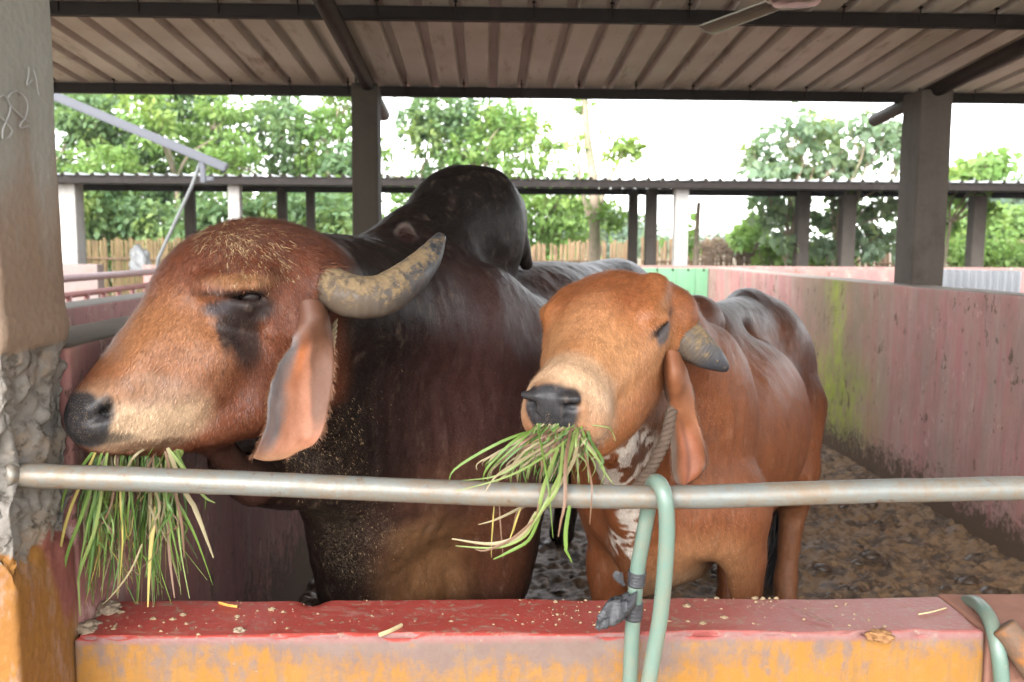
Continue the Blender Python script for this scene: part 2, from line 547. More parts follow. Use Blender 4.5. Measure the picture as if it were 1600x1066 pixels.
def front_wall_material():
    m = M('front_wall_paint', 0.55, 0.35)
    co = m.co(); xyz = m.sep(co)
    nz = m.sep(m.n('NewGeometry').outputs['Normal'])[2]
    fi = m.noise(55, 6, 0.7); big = m.noise(5, 6, 0.65); st = m.noise(1.0, 7, 0.7, m.mapv((38, 38, 9)))
    right = m.ramp(m.math('ADD', xyz[0], m.math('MULTIPLY', big, 0.5)), (0.35, 0.0), (0.85, 1.0))
    red = m.mix(big, (0.24, 0.030, 0.024), (0.28, 0.055, 0.043))
    red = m.mix(m.math('MULTIPLY', right, 0.75), red, m.mix(fi, (0.19, 0.082, 0.076), (0.26, 0.125, 0.115)))
    worn = m.ramp(m.noise(1.0, 7, 0.75, m.mapv((4.5, 16, 5))), (0.56, 0.0), (0.74, 0.8))
    red = m.mix(worn, red, (0.27, 0.165, 0.14))
    red = m.mix(m.ramp(m.noise(1.0, 6, 0.7, m.mapv((7, 30, 5), loc=(2, 0, 0))), (0.62, 0.0), (0.7, 0.7)), red, (0.25, 0.19, 0.125))
    red = m.mix(m.ramp(m.noise(1.0, 5, 0.7, m.mapv((60, 9, 5), rot=(0, 0, .4))), (0.62, 0.0), (0.72, 0.35)), red, (0.22, 0.05, 0.05))
    # front face: orange yellow limewash, worn and dirty towards the top edge
    zt = m.math('SUBTRACT', ZTOP, xyz[2])
    yel = m.mix(st, (0.205, 0.088, 0.0125), (0.25, 0.118, 0.020))
    yel = m.mix(m.ramp(m.noise(30, 6, 0.7), (0.55, 0.0), (0.7, 0.55)), yel, (0.235, 0.125, 0.06))
    yel = m.mix(m.ramp(st, (0.56, 0.0), (0.68, 0.65)), yel, (0.17, 0.11, 0.08))
    yel = m.mix(m.ramp(m.noise(16, 3, 0.6, m.mapv((1, 1, 1), loc=(4, 0, 7))), (0.67, 0.0), (0.72, 0.5)), yel, (0.13, 0.085, 0.08))
    yel = m.mix(m.ramp(m.noise(1.0, 6, 0.72, m.mapv((60, 60, 7), loc=(1, 2, 3))), (0.5, 0.0), (0.68, 0.6)), yel, (0.125, 0.08, 0.043))
    yel = m.mix(m.ramp(m.noise(8, 6, .7), (0.5, 0.0), (0.7, 0.5)), yel, (0.19, 0.115, 0.045))
    mid = m.ramp(m.math('ABSOLUTE', m.math('SUBTRACT', xyz[0], 0.02)), (0.15, 0.55), (0.62, 0.0))
    wig = m.math('ADD', m.math('MULTIPLY', m.math('SUBTRACT', st, .5), 2.4), m.math('ADD', m.math('MULTIPLY', m.math('SUBTRACT', fi, .5), 1.6), m.math('MULTIPLY', m.math('SUBTRACT', m.noise(11, 5, .7), .5), 2.6)))
    edge = m.math('ADD', m.math('MULTIPLY', zt, -9.0), m.math('ADD', wig, m.math('MULTIPLY', mid, .95)))
    dirt = m.ramp(m.math('ADD', edge, .55), (0.0, 0.0), (0.75, 0.95))
    dcol = m.mix(m.noise(24, 6, 0.7), (0.095, 0.055, 0.052), (0.155, 0.118, 0.098))
    yel = m.mix(dirt, yel, dcol)
    lip = m.ramp(m.math('ADD', m.math('MULTIPLY', zt, 30.0), m.math('MULTIPLY', fi, 0.7)), (0.62, 1.0), (0.9, 0.0))
    yel = m.mix(lip, yel, m.mix(fi, (0.14, 0.048, 0.045), (0.21, 0.125, 0.115)))
    isup = m.ramp(nz, (0.55, 0.0), (0.75, 1.0))
    chips = m.ramp(m.math('ADD', m.noise(70, 5, 0.7), m.math('MULTIPLY', m.ramp(zt, (0.0, 1.0), (0.02, 0.0)), 0.12)), (0.68, 0.0), (0.74, 1.0))
    c = m.mix(isup, yel, red)
    c = m.mix(m.math('MULTIPLY', chips, 0.8), c, (0.22, 0.165, 0.12))
    m.base(c)
    m.rough(m.mix(isup, 0.75, m.math('MULTIPLY_ADD', worn, 0.3, 0.36)))
    b = m.bump(m.math('ADD', fi, m.math('MULTIPLY', dirt, 0.4)), 0.35, 0.004)
    m.bump(m.noise(210, 4), 0.25, 0.0015, b)
    return m.m

ZTOP = P(800, 992, 1.60).z

def pillar_front_material():
    """grey plaster stained brown below, bare broken concrete under it, orange and red limewash at the foot"""
    m = M('pillar_plaster', 0.85, 0.2)
    xyz = m.sep(m.co()); z = xyz[2]
    fi = m.noise(60, 6, 0.7); st = m.noise(1.0, 6, 0.65, m.mapv((14, 14, 1.6))); big = m.noise(7, 5)
    grey = m.mix(st, (0.20, 0.20, 0.18), (0.285, 0.28, 0.255))
    brown = m.mix(fi, (0.155, 0.098, 0.066), (0.24, 0.165, 0.112))
    zz = m.math('ADD', z, m.math('MULTIPLY', m.math('SUBTRACT', big, 0.5), 0.25))
    pl = m.mix(m.math('MULTIPLY', m.ss(m.math('ADD', zz, m.math('MULTIPLY', m.math('SUBTRACT', st, 0.5), 0.5)), 1.72, 1.42), .88), grey, brown)
    conc = m.mix(m.noise(28, 7, 0.72), (0.10, 0.088, 0.074), (0.25, 0.232, 0.21))
    conc = m.mix(m.ramp(m.noise(12, 5, 0.7), (0.5, 0.0), (0.7, 0.7)), conc, (0.25, 0.17, 0.105))
    conc = m.mix(m.ramp(m.noise(45, 3), (0.34, 0.85), (0.46, 0.0)), conc, (0.07, 0.058, 0.047))  # shade of small cavities painted in as dark flecks
    org = m.mix(m.noise(20, 6, 0.7), (0.225, 0.105, 0.017), (0.18, 0.078, 0.03))
    org = m.mix(m.ramp(m.noise(26, 6, 0.75, m.mapv((1, 1, .35))), (0.5, 0.0), (0.64, 0.8)), org, (0.25, 0.15, 0.11))
    red = m.mix(fi, (0.16, 0.040, 0.032), (0.20, 0.085, 0.068))
    ya = m.math('ADD', xyz[1], m.math('ADD', m.math('MULTIPLY', m.math('SUBTRACT', big, 0.5), 0.05), m.math('MULTIPLY', m.math('SUBTRACT', z, .85), .35)))
    foot = m.mix(m.math('MULTIPLY', m.ss(ya, 1.545, 1.57), m.ss(z, .74, .80)), org, red)
    rugged = m.math('ADD', z, m.math('MULTIPLY', m.math('SUBTRACT', m.noise(16, 6, 0.7), 0.5), 0.16))
    c = m.mix(m.ss(rugged, ZBRK_LO, ZBRK_LO + .012), foot, conc)
    c = m.mix(m.ss(m.math('ADD', z, m.math('MULTIPLY', m.math('SUBTRACT', fi, 0.5), 0.03)), ZBRK - .004, ZBRK + .004), c, pl)
    m.base(c)
    b = m.bump(fi, 0.3, 0.006); b = m.bump(m.noise(200, 4), 0.25, 0.002, b)
    m.bump(m.n('TexVoronoi', Vector=m.co(), Scale=60).outputs['Distance'], 0.3, 0.006, b)
    return m.m
ZBRK = PX(50, 545, -.76).z
ZBRK_LO = PX(50, 868, -.76).z

def concrete(name, a, b, stain=(0.12, 0.09, 0.07)):
    m = M(name, 0.85, 0.2)
    st = m.noise(1.0, 6, 0.65, m.mapv((12, 12, 1.4))); fi = m.noise(45, 6, 0.7)
    c = m.mix(st, a, b)
    c = m.mix(m.ramp(m.noise(6, 6, 0.7), (0.5, 0.0), (0.72, 0.6)), c, stain)
    m.base(m.mix(m.math('MULTIPLY', fi, .6), c, m.mix(1.0, c, (1.7, 1.62, 1.55), 'MULTIPLY')))
    b_ = m.bump(fi, 0.3, 0.005); m.bump(m.noise(180, 4), 0.2, 0.002, b_)
    return m.m

def mud_material():
    m = M('mud', 0.5, 0.25)
    co = m.co(); xyz = m.sep(co)
    big = m.noise(1.7, 6, 0.6); med = m.noise(8, 7, 0.7); fi = m.noise(48, 6, 0.7)
    dry = m.mix(med, (0.105, 0.062, 0.034), (0.23, 0.145, 0.08))
    dry = m.mix(m.ramp(fi, (0.5, 0.0), (0.75, 0.6)), dry, (0.27, 0.18, 0.105))
    dark = m.mix(fi, (0.022, 0.015, 0.012), (0.06, 0.042, 0.030))
    # churned dung and dark wet lumps
    lum = m.ramp(m.math('ADD', m.math('MULTIPLY', med, 0.7), m.math('MULTIPLY', m.noise(19, 5, 0.7), 0.5)), (0.57, 0.0), (0.66, 1.0))
    c = m.mix(m.math('MULTIPLY', lum, 0.85), dry, dark)
    wetx = m.ss(m.math('ADD', xyz[0], m.math('MULTIPLY', big, 0.8)), 1.25, 0.35)
    wet = m.math('MAXIMUM', m.math('MULTIPLY', wetx, 0.9), m.ramp(big, (0.58, 0.0), (0.68, 0.9)))
    c = m.mix(m.math('MULTIPLY', wet, 0.6), c, m.mix(med, (0.045, 0.034, 0.028), (0.11, 0.085, 0.07)))
    m.base(c)
    m.rough(m.math('SUBTRACT', m.math('MULTIPLY_ADD', fi, 0.25, 0.62), m.math('MULTIPLY', wet, 0.42)))
    b = m.bump(med, 0.4, 0.015); b = m.bump(fi, 0.6, 0.008, b); m.bump(m.noise(150, 4), 0.3, 0.003, b)
    return m.m

def pipe_material():
    m = M('weathered_pipe', 0.45, 0.4)
    st = m.noise(1.0, 6, 0.7, m.mapv((7, 40, 40))); fi = m.noise(70, 6, 0.72); bl = m.noise(9, 5)
    c = m.mix(st, (0.10, 0.112, 0.11), (0.20, 0.207, 0.192))
    c = m.mix(m.ramp(m.math('ADD', m.math('MULTIPLY', fi, .6), m.math('MULTIPLY', bl, .5)), (0.47, 0.0), (0.66, 0.9)), c, (0.165, 0.122, 0.082))
    c = m.mix(m.ramp(m.noise(34, 4, .7), (0.60, 0.0), (0.70, 0.85)), c, (0.115, 0.062, 0.038))
    c = m.mix(m.ramp(m.noise(1.0, 4, .7, m.mapv((5, 120, 120))), (0.63, 0.0), (0.70, 0.8)), c, (0.10, 0.09, 0.08))
    m.base(c); m.b.inputs['Metallic'].default_value = 0.25
    m.rough(m.math('MULTIPLY_ADD', fi, 0.3, 0.3))
    b = m.bump(fi, 0.3, 0.002); m.bump(m.noise(260, 3), 0.2, 0.001, b)
    return m.m

def rusty_steel(name, a=(0.007, 0.0055, 0.005), b=(0.016, 0.012, 0.010), rough=0.6):
    m = M(name, rough, 0.15)
    st = m.noise(9, 7, 0.7); fi = m.noise(60, 5, 0.7)
    c = m.mix(st, a, b)
    c = m.mix(m.ramp(fi, (0.55, 0.0), (0.72, 0.7)), c, (0.03, 0.016, 0.010))
    c = m.mix(m.ramp(m.noise(5, 4), (0.58, 0.0), (0.7, 0.6)), c, (0.03, 0.024, 0.021))
    m.base(c); m.rough(m.math('MULTIPLY_ADD', fi, 0.3, rough - .15))
    m.bump(fi, 0.25, 0.002)
    return m.m

def roof_material():
    m = M('roof_sheet_underside', 0.5, 0.3)
    st = m.noise(1.0, 6, 0.6, m.mapv((22, 0.9, 1))); bl = m.noise(1.3, 5, .6); fi = m.noise(50, 5, .7)
    c = m.mix(st, (0.50, 0.475, 0.47), (0.62, 0.595, 0.59))
    c = m.mix(m.ramp(bl, (0.45, 0.0), (0.7, 0.45)), c, (0.27, 0.205, 0.175))
    c = m.mix(m.ramp(m.noise(1.0, 6, .7, m.mapv((12, 2.2, 1), loc=(4, 2, 0))), (0.56, 0.0), (0.70, 0.7)), c, (0.20, 0.14, 0.105))
    c = m.mix(m.ramp(m.n('TexVoronoi', Vector=m.co(), Scale=7).outputs['Distance'], (0.035, 1.0), (0.06, 0.0)), c, (0.06, 0.04, 0.03))
    m.base(c); m.rough(m.math('MULTIPLY_ADD', fi, 0.2, 0.4))
    m.bump(m.math('ADD', st, m.math('MULTIPLY', fi, .4)), 0.12, 0.003)
    return m.m

MAT_PILLAR0 = pillar_front_material()
MAT_FRONT = front_wall_material()
MAT_RED = wall_paint('red_wall', (0.24, 0.085, 0.078), (0.25, 0.125, 0.112), (0.26, 0.18, 0.155), mudh=.42, wear=.52, top=(.12, .09, .07))
MAT_PINK = wall_paint('pink_wall', (0.37, 0.135, 0.135), (0.34, 0.19, 0.175), (0.33, 0.24, 0.205), mudh=.30, moss=(6.1, .20), wear=.43)
MAT_PINK2 = wall_paint('faded_pink_wall', (0.25, 0.10, 0.098), (0.24, 0.135, 0.125), (0.22, 0.175, 0.155), mudh=.12, wear=.5, top=(.14, .12, .095))
MAT_MUD = mud_material()
MAT_PIPE = pipe_material()
MAT_STEEL = rusty_steel('dark_rusty_steel')
MAT_RAFTER = rusty_steel('rafter_steel', (0.015, 0.011, 0.0095), (0.036, 0.026, 0.022))
MAT_CONC = concrete('grey_concrete', (0.042, 0.036, 0.031), (0.070, 0.061, 0.053), (.028, .022, .017))  # grey darkened in the colour for the dim depth of the shed
MAT_CONC_SHADE = concrete('shaded_concrete', (0.022, 0.018, 0.014), (0.036, 0.030, 0.024), (.014, .012, .010))  # same concrete, with the shade inside the sheds put into its colour
MAT_CONC_LIT = concrete('lit_concrete', (0.17, 0.166, 0.16), (0.23, 0.225, 0.217), (0.12, 0.11, 0.10))  # same concrete, paled for the light on the front row of posts
MAT_ROOF = roof_material()

# ------------------------------------------------------------------ ground and floor
mb = MB()
def gr(u, v):
    x = -160 + 320 * u; y = -25 + 425 * v ** 2.2
    z = -.10 + (0.05 * mnoise.noise((x * .4, y * .4, 0)) if y > 10 else 0)
    return (x, y, z)
mb.grid(gr, 60, 60)
gm = M('soil', .9, .2)
gm.base(gm.mix(gm.noise(.6, 6, .7), (.17, .125, .085), gm.mix(gm.noise(3, 5), (.10, .11, .045), (.24, .18, .12))))
gm.bump(gm.noise(14, 6), .4, .03)
tag(mb.build('ground', gm.m, smooth=True), kind='structure')

def mud_floor():
    x0, x1, y0, y1 = -.85, 2.55, 1.72, 9.75
    nx, ny = 330, 720
    xs = np.linspace(x0, x1, nx + 1); ys = y0 + (y1 - y0) * np.linspace(0, 1, ny + 1) ** 1.25
    X, Y = np.meshgrid(xs, ys)
    Q = np.stack([X.ravel(), Y.ravel(), np.zeros(X.size)], 1)
    bil = np.abs(fnoise(Q, 16, 4, 4) - .5) * 2
    z = (fnoise(Q, 2.2, 3, 2) - .5) * .04 + (bil - .2) * .034 * (.4 + fnoise(Q, 1.3, 2, 6)) + (fnoise(Q, 42, 3, 7) - .5) * .016
    rng = np.random.default_rng(4)
    for _ in range(620):
        cx, cy = rng.uniform(x0, x1), rng.uniform(y0, 7.5); r = rng.uniform(.035, .065)
        d = np.hypot((Q[:, 0] - cx), (Q[:, 1] - cy) * .85)
        z += -.013 * np.exp(-(d / r) ** 4) + .004 * np.exp(-((d - r * 1.25) / (r * .35)) ** 2)
    z += .06 * sstep(2.15, 2.45, Q[:, 0])                      # banked against the right wall
    Q[:, 2] = z
    i = np.arange(ny)[:, None] * (nx + 1) + np.arange(nx)[None]
    F = np.stack([i, i + 1, i + nx + 2, i + nx + 1], -1).reshape(-1, 4)
    return tag(link('mud_floor', np_mesh('mud_floor', Q, F), MAT_MUD, None, True), kind='structure')
mud_floor()
# clods of dung and mud standing proud of the churned floor
def clods():
    rng = random.Random(9); mb = MB()
    for i in range(420):
        x = rng.uniform(-.6, 2.35); y = rng.uniform(2.5, 7.2)
        r = rng.choice((.008, .010, .014, .020, .030)) * rng.uniform(.7, 1.2)
        n = 7; vs = []; off = rng.uniform(0, 6)
        for lv, (h, f_) in enumerate(((0, 1.15), (.35, 1.0), (.7, .6))):
            for k in range(n):
                a = 2 * math.pi * k / n + off
                q = r * f_ * rng.uniform(.75, 1.25)
                vs.append((x + q * math.cos(a) * 1.3, y + q * math.sin(a), .005 + r * h * rng.uniform(.7, 1.2)))
        vs.append((x, y, .005 + r * .85))
        fs = [(lv * n + k, lv * n + (k + 1) % n, (lv + 1) * n + (k + 1) % n, (lv + 1) * n + k) for lv in range(2) for k in range(n)]
        fs += [(2 * n + k, 2 * n + (k + 1) % n, 3 * n) for k in range(n)]
        mb.add(vs, fs)
    m = M('wet_clod', .35, .4)
    f = m.noise(40, 5, .7)
    m.base(m.mix(f, (.018, .012, .009), (.075, .05, .033))); m.bump(f, .6, .006)
    tag(mb.build('mud_clods', m.m, smooth=True), kind='stuff')
clods()

# ------------------------------------------------------------------ walls of the pen
XL = -.76; XR = 2.42
fw_end = P(1541, 990, 1.60).x
def fw_extra(V, n):
    # chipped upper edges, a bitten spot at the back by the dark bull
    e = sstep(.03, .0, np.abs(V[:, 2] - ZTOP)) * (np.abs(n[:, 2]) < .95)
    h = -e * .012 * sstep(.55, .75, fnoise(V, 22, 3, 5))
    bx = P(490, 935, 1.77).x
    h -= .014 * np.exp(-((V[:, 0] - bx) / .02) ** 2 - ((V[:, 1] - 1.77) / .02) ** 2)
    return h
fw = np_box('front_wall', (XL + .002, 1.60, -.12), (fw_end, 1.775, ZTOP), .012, MAT_FRONT, r=.010, amp=.0045, scale=5, extra=fw_extra, segs={'z': .02})
tag(fw, 'low front wall with red painted top and worn yellow face', 'wall')
lw = np_box('side_wall', (XL - .20, 1.64, -.12), (XL, 9.7, 1.262), .03, MAT_RED, r=.008, amp=.010, scale=2.5, seed=2, segs={'y': .06})
tag(lw, 'dark red side wall behind the muzzle of the big bull', 'wall')
rw = np_box('side_wall', (XR, 2.2, -.12), (XR + .2, 9.9, 1.243), .04, MAT_PINK, r=.012, amp=.012, scale=2.0, seed=3, segs={'y': .07})
tag(rw, 'long faded pink wall on the right with a green moss streak', 'wall')
bw = np_box('back_wall', (XL - .2, 9.72, -.12), (1.42, 9.9, 1.235), .05, MAT_PINK2, r=.012, amp=.008, scale=2.0, seed=4, segs={'x': .1})
tag(bw, 'pink back wall left of the green gate, seen past the bulls', 'wall')

# green sheet gate in the back corner
gate = empty('gate', (1.9, 9.75, 0), 'green sheet metal gate closing the back corner of the pen', 'gate')
gmt = M('green_sheet', .45, .4)
gmt.base(gmt.mix(gmt.ramp(gmt.noise(1, 6, .7, gmt.mapv((30, 30, 3))), (.55, 0.0), (.75, .6)), gmt.mix(gmt.noise(4, 4), (.085, .20, .105), (.125, .255, .15)), (.2, .28, .19)))
gmt.bump(gmt.noise(30, 4), .1, .003)
mb = MB(); xg0, xg1 = 1.43, XR - .01
xs = []
x = xg0
while x < xg1 - .05:
    xs += [(x, 0), (x + .17, 0), (x + .178, -.012), (x + .20, -.012), (x + .208, 0)]
    x += .212
xs = [q for q in xs if q[0] < xg1] + [(xg1, 0)]
for (xa, da), (xb, db) in zip(xs[:-1], xs[1:]):
    mb.add([(xa, 9.72 + da, .1), (xb, 9.72 + db, .1), (xb, 9.72 + db, 1.232), (xa, 9.72 + da, 1.232)], [(0, 1, 2, 3)])
gp = mb.build('sheet', gmt.m, gate)
for z in (.14, .7, 1.20):
    mb = MB(); mb.box((xg0, 9.735, z - .02), (xg1, 9.77, z + .02)); mb.build('gate_rail', MAT_STEEL, gate)

for k in range(6):
    bm = bmesh.new(); bmesh.ops.create_uvsphere(bm, u_segments=8, v_segments=5, radius=.012, matrix=Matrix.Translation((xg0 + .08 + k * .17, 9.71, 1.215)))
    me = bpy.data.meshes.new('rivet'); bm.to_mesh(me); bm.free(); link('rivet', me, MAT_STEEL, gate, True)

# neighbouring low walls beyond the right and back walls
def wall(name, lo, hi, mat, label, seed=0, seg=.15):
    return tag(np_box(name, lo, hi, seg, mat, r=.012, amp=.008, scale=2.0, seed=seed), label, 'wall')
wall('low_wall', (2.64, 9.75, -.12), (12.5, 9.93, 1.225), MAT_PINK2, 'low mossy wall running right beyond the pink side wall', 5)
wall('low_wall', (1.5, 12.62, -.12), (12.5, 12.84, 1.20), MAT_PINK2, 'farther low wall carrying the thin posts of the far shed on the right', 6)
wall('low_wall', (-2.6, 12.62, -.12), (1.48, 12.84, 1.20), MAT_PINK2, 'low wall of the far shed behind the bulls, between its middle posts', 7)
wall('low_wall', (-9.5, 12.62, -.12), (-5.4, 12.84, 1.17), concrete('grey_pink_render', (.13, .098, .092), (.17, .14, .135)), 'short grey pink wall under the white post at the left', 8)
wall('low_wall', (-4.78, 12.62, -.12), (-2.62, 12.84, 1.17), MAT_PINK2, 'low pink wall of the far shed at the foot of the thin grey strut', 9)
wall('low_wall', (-2.42, 3.6, -.12), (-2.2, 9.8, 1.115), MAT_PINK2, 'pink dividing wall of the next pen, below the red railing', 10)

# white corrugated sheet standing in the next pen
mb = MB(); ya = 7.0
X0, X1 = P(1470, 430, ya).x, P(1596, 430, ya).x
zt, zb = P(1530, 421, ya).z, .25
n = 90
top = [(X0 + (X1 - X0) * i / n, ya + .014 * math.sin(i / n * 2 * math.pi * 11), zt - .012 * i / n) for i in range(n + 1)]
for dy in (0, .003):
    mb.add([(x, y + dy, z) for x, y, z in top] + [(x, y + dy, zb) for x, y, z in top], [(i, i + 1, n + 2 + i, n + 1 + i) for i in range(n)])
wsm = plain('white_sheet', (.33, .35, .38), .4, .12, 5)
tag(mb.build('corrugated_sheet', wsm, smooth=True), 'white corrugated sheet standing beyond the pink wall at right', 'metal sheet')

# ------------------------------------------------------------------ the shed over the bulls
SH = empty('cattle_shed', (0.9, 5.3, 0), 'open cattle shed over the bulls with ribbed sheet roof and concrete pillars', 'shed')
def roof_z(y): return 1.45 + 1.378 - .0714 * y + .045
def pillar0_extra(V, n):
    z = V[:, 2]
    br = sstep(ZBRK + .006, ZBRK - .012, z + (fnoise(V, 18, 3, 3) - .5) * .03) * sstep(ZBRK_LO - .05, ZBRK_LO + .05, z + (fnoise(V, 14, 3, 5) - .5) * .12)
    rg = 1 - np.abs(fnoise(V, 13, 4, 4) - .5) * 4
    lumps = (fnoise(V, 9, 3, 8) - .5) * .055 + np.minimum(np.abs(fnoise(V, 19, 5, 14) - .5) * 4, .8) * .018 - np.maximum(rg - .75, 0) * .03 + (fnoise(V, 70, 4, 6) - .5) * .022 - .012
    hole = np.exp(-((V[:, 1] - 1.445) / .05) ** 2 - ((z - PX(20, 742, XL).z) / .045) ** 2)
    lipb = np.exp(-((z - ZBRK - .03) / .03) ** 2) * .006
    return br * (lumps - .012) - hole * .028 + lipb + .004 * sstep(1.8, 1.2, z) * (fnoise(V, 9, 3, 2) - .5)
np_box('pillar', (XL - .26, 1.422, -.12), (XL, 1.637, roof_z(1.5) - .05), .0065, MAT_PILLAR0, SH, r=.010, amp=.003, scale=8, extra=pillar0_extra, segs={'z': .0065})
p0 = SH.children[0]
# chalk scribbles on the pillar
chalk = plain('chalk', (.28, .28, .27), .9, .1, 30, bump=0)
def stroke(pts, w=.0012):
    q = spline([PX(*p, XL + .0075) for p in pts], 5)
    mb = MB(); vs = []; fs = []
    for i, p in enumerate(q):
        a = q[max(i - 1, 0)]; b = q[min(i + 1, len(q) - 1)]
        t = (b - a).normalized(); sd = t.cross(Vector((1, 0, 0))).normalized()
        ww = w * (.5 + .5 * abs(mnoise.noise(p * 90)) + .3)
        for k, (o, h) in enumerate(((-1, -.002), (0, .0005), (1, -.002))): vs.append(p + sd * ww * o + Vector((h, 0, 0)))
    for i in range(len(q) - 1):
        for k in range(2): fs.append((i * 3 + k, i * 3 + k + 1, i * 3 + k + 4, i * 3 + k + 3))
    mb.add(vs, fs)
    return mb.build('chalk_mark', chalk, p0, True)
for st_ in ([(46, 105), (46, 118), (43, 132), (46, 132), (52, 125)], [(54, 109), (58, 124), (60, 140), (62, 149)],
            [(0, 153), (7, 149), (12, 153), (18, 164), (28, 175), (38, 184), (46, 190)], [(13, 156), (18, 147), (28, 143), (38, 149), (44, 160), (44, 175), (40, 186), (34, 193), (34, 200), (46, 197)],
            [(18, 166), (16, 178), (11, 190), (6, 203), (5, 217)], [(0, 179), (8, 188), (15, 196), (20, 205), (16, 214), (9, 218)]):
    stroke(st_)

def pillar(lo, hi, mat, seed=0):
    return np_box('pillar', lo, hi, .03, mat, SH, r=.01, amp=.004, scale=5, seed=seed, segs={'z': .08})
zp = P(572, 130, 5.3).z
pillar((P(550, 300, 5.28).x, 5.28, -.12), (P(591, 300, 5.28).x, 5.46, zp), MAT_CONC_SHADE, 1)
pillar((P(1432, 300, 5.26).x, 5.26, 1.23), (P(1482, 300, 5.26).x, 5.50, P(1456, 141, 5.3).z), MAT_CONC, 2)
# purlins, rafters
def bar(name, a, b, w, h, mat, parent):
    a = Vector(a); b = Vector(b); t = (b - a).normalized(); sd = t.cross(Vector((0, 0, 1))).normalized(); up = sd.cross(t)
    mb = MB(); vs = [p + sd * sx * w / 2 + up * sz * h / 2 for p in (a, b) for sx, sz in ((-1, -1), (1, -1), (1, 1), (-1, 1))]
    mb.add(vs, [(0, 3, 2, 1), (4, 5, 6, 7), (0, 1, 5, 4), (1, 2, 6, 5), (2, 3, 7, 6), (3, 0, 4, 7)])
    me = mb.mesh(name)
    bm = bmesh.new(); bm.from_mesh(me); bmesh.ops.recalc_face_normals(bm, faces=bm.faces)
    bmesh.ops.bevel(bm, geom=list(bm.edges), offset=min(w, h) * .12, segments=2, affect='EDGES'); bm.to_mesh(me); bm.free()
    return link(name, me, mat, parent, False)
for y in (-.14, 1.35, 2.84, 4.33, 5.83):
    z = roof_z(y) - .035
    bar('purlin', (-4.6, y, z), (6.6, y, z), .05, .062, MAT_STEEL, SH)
for x in (-.69, 2.62):
    pts = [(x, y, roof_z(y) - .072 - .045) for y in (-.9, 1.0, 2.5, 4.0, 6.12)]
    mb = MB(); mb.tube(pts, .042, 16); mb.build('rafter', MAT_RAFTER, SH, True)
# bolt at the pillar head
mb = MB(); q = P(556, 124, 5.25); mb.tube([q + Vector((0, 0, -.03)), q + Vector((0, 0, .05))], .006, 6); mb.tube([q + Vector((-.025, 0, .05)), q + Vector((.025, 0, .05))], .006, 6)
mb.build('bolt', MAT_STEEL, SH)
# ribbed roof sheets, each a sheet of its own
PITCH = .182
prof = [(0, 0), (.014, .040), (.052, .040), (.066, 0)]
def sheet_mesh():
    xs = []
    for r_ in range(5): xs += [(r_ * PITCH + a, b) for a, b in prof]
    xs += [(5 * PITCH, 0), (5 * PITCH + .014, .041), (5 * PITCH + .052, .041)]
    mb = MB(); ys = (-.9, .5, 2.2, 3.4, 4.6, 6.08)
    for t in (.0012, 0):
        mb.add([(x, y, roof_z(y) + z + t) for y in ys for x, z in xs],
               [(j * len(xs) + i, j * len(xs) + i + 1, (j + 1) * len(xs) + i + 1, (j + 1) * len(xs) + i) for j in range(len(ys) - 1) for i in range(len(xs) - 1)])
    return mb.mesh('roof_sheet')
sm = sheet_mesh(); sm.materials.append(MAT_ROOF)
W5 = 5 * PITCH
for k in range(12):
    o = link('roof_sheet', sm, None, SH)
    o.location = Vector((-4.55 + k * W5, 0, (k % 2) * .0022)) - SH.location
# J-bolts and the clips at each rib over the purlins
hk = MB(); hk.tube([(0, 0, -.07), (0, 0, .03)], .004, 6); hk.box((-.009, -.009, -.006), (.009, .009, 0)); hkm = hk.mesh('hook_bolt'); hkm.materials.append(MAT_STEEL)
for y in (2.84, 4.33, 5.83):
    for k in range(0, 60, 2):
        x = -4.55 + k * PITCH + .033
        if abs(x - .2 * y) > 4.2 or abs(x) > 5: continue
        o = link('hook_bolt', hkm, None, SH); o.location = Vector((x, y - .031, roof_z(y) + .02)) - SH.location

# ceiling fan
FH = P(1245, -14, 3.4)
fan = empty('ceiling_fan', FH, 'ceiling fan hanging under the roof, one blade and hub showing at the top edge', 'ceiling fan')
fm = plain('fan_metal', (.26, .23, .225), .22, .15, 10, .5, 0, .7)
fb = M('fan_blade_paint', .2, .5); fb.base(fb.mix(fb.noise(8, 4), (.05, .038, .03), (.10, .075, .06))); fb.b.inputs['Coat Weight'].default_value = .6
fe = plain('fan_blade_edge', (.62, .66, .62), .25, .1, 8, .5, 0, .6)
mb = MB()
for r0, z0, r1, z1 in ((.04, -.05, .085, -.045), (.085, -.045, .108, -.02), (.108, -.02, .11, .02), (.11, .02, .08, .055), (.08, .055, .03, .07)):
    n = 32
    vs = [FH + Vector((r * math.cos(2 * math.pi * k / n), r * math.sin(2 * math.pi * k / n), z)) for r, z in ((r0, z0), (r1, z1)) for k in range(n)]
    mb.add(vs, [(k, (k + 1) % n, n + (k + 1) % n, n + k) for k in range(n)])
mb.add([FH + Vector((.04 * math.cos(2 * math.pi * k / 32), .04 * math.sin(2 * math.pi * k / 32), -.05)) for k in range(32)], [tuple(range(32))[::-1]])
mb.build('hub', fm, fan, True)
mb = MB(); mb.tube([FH + Vector((0, 0, .06)), FH + Vector((0, 0, .22))], .014, 10); mb.build('rod', fm, fan, True)
mb = MB(); n = 32
ring = [FH + Vector((.112 * math.cos(2 * math.pi * k / n), .112 * math.sin(2 * math.pi * k / n), -.022)) for k in range(n + 1)]
mb.tube(ring, .004, 8, False); mb.build('trim_ring', fe, fan, True)
bt = P(1103, 43, 3.93) - FH; bt.z = 0
a0 = math.atan2(bt.y, bt.x)
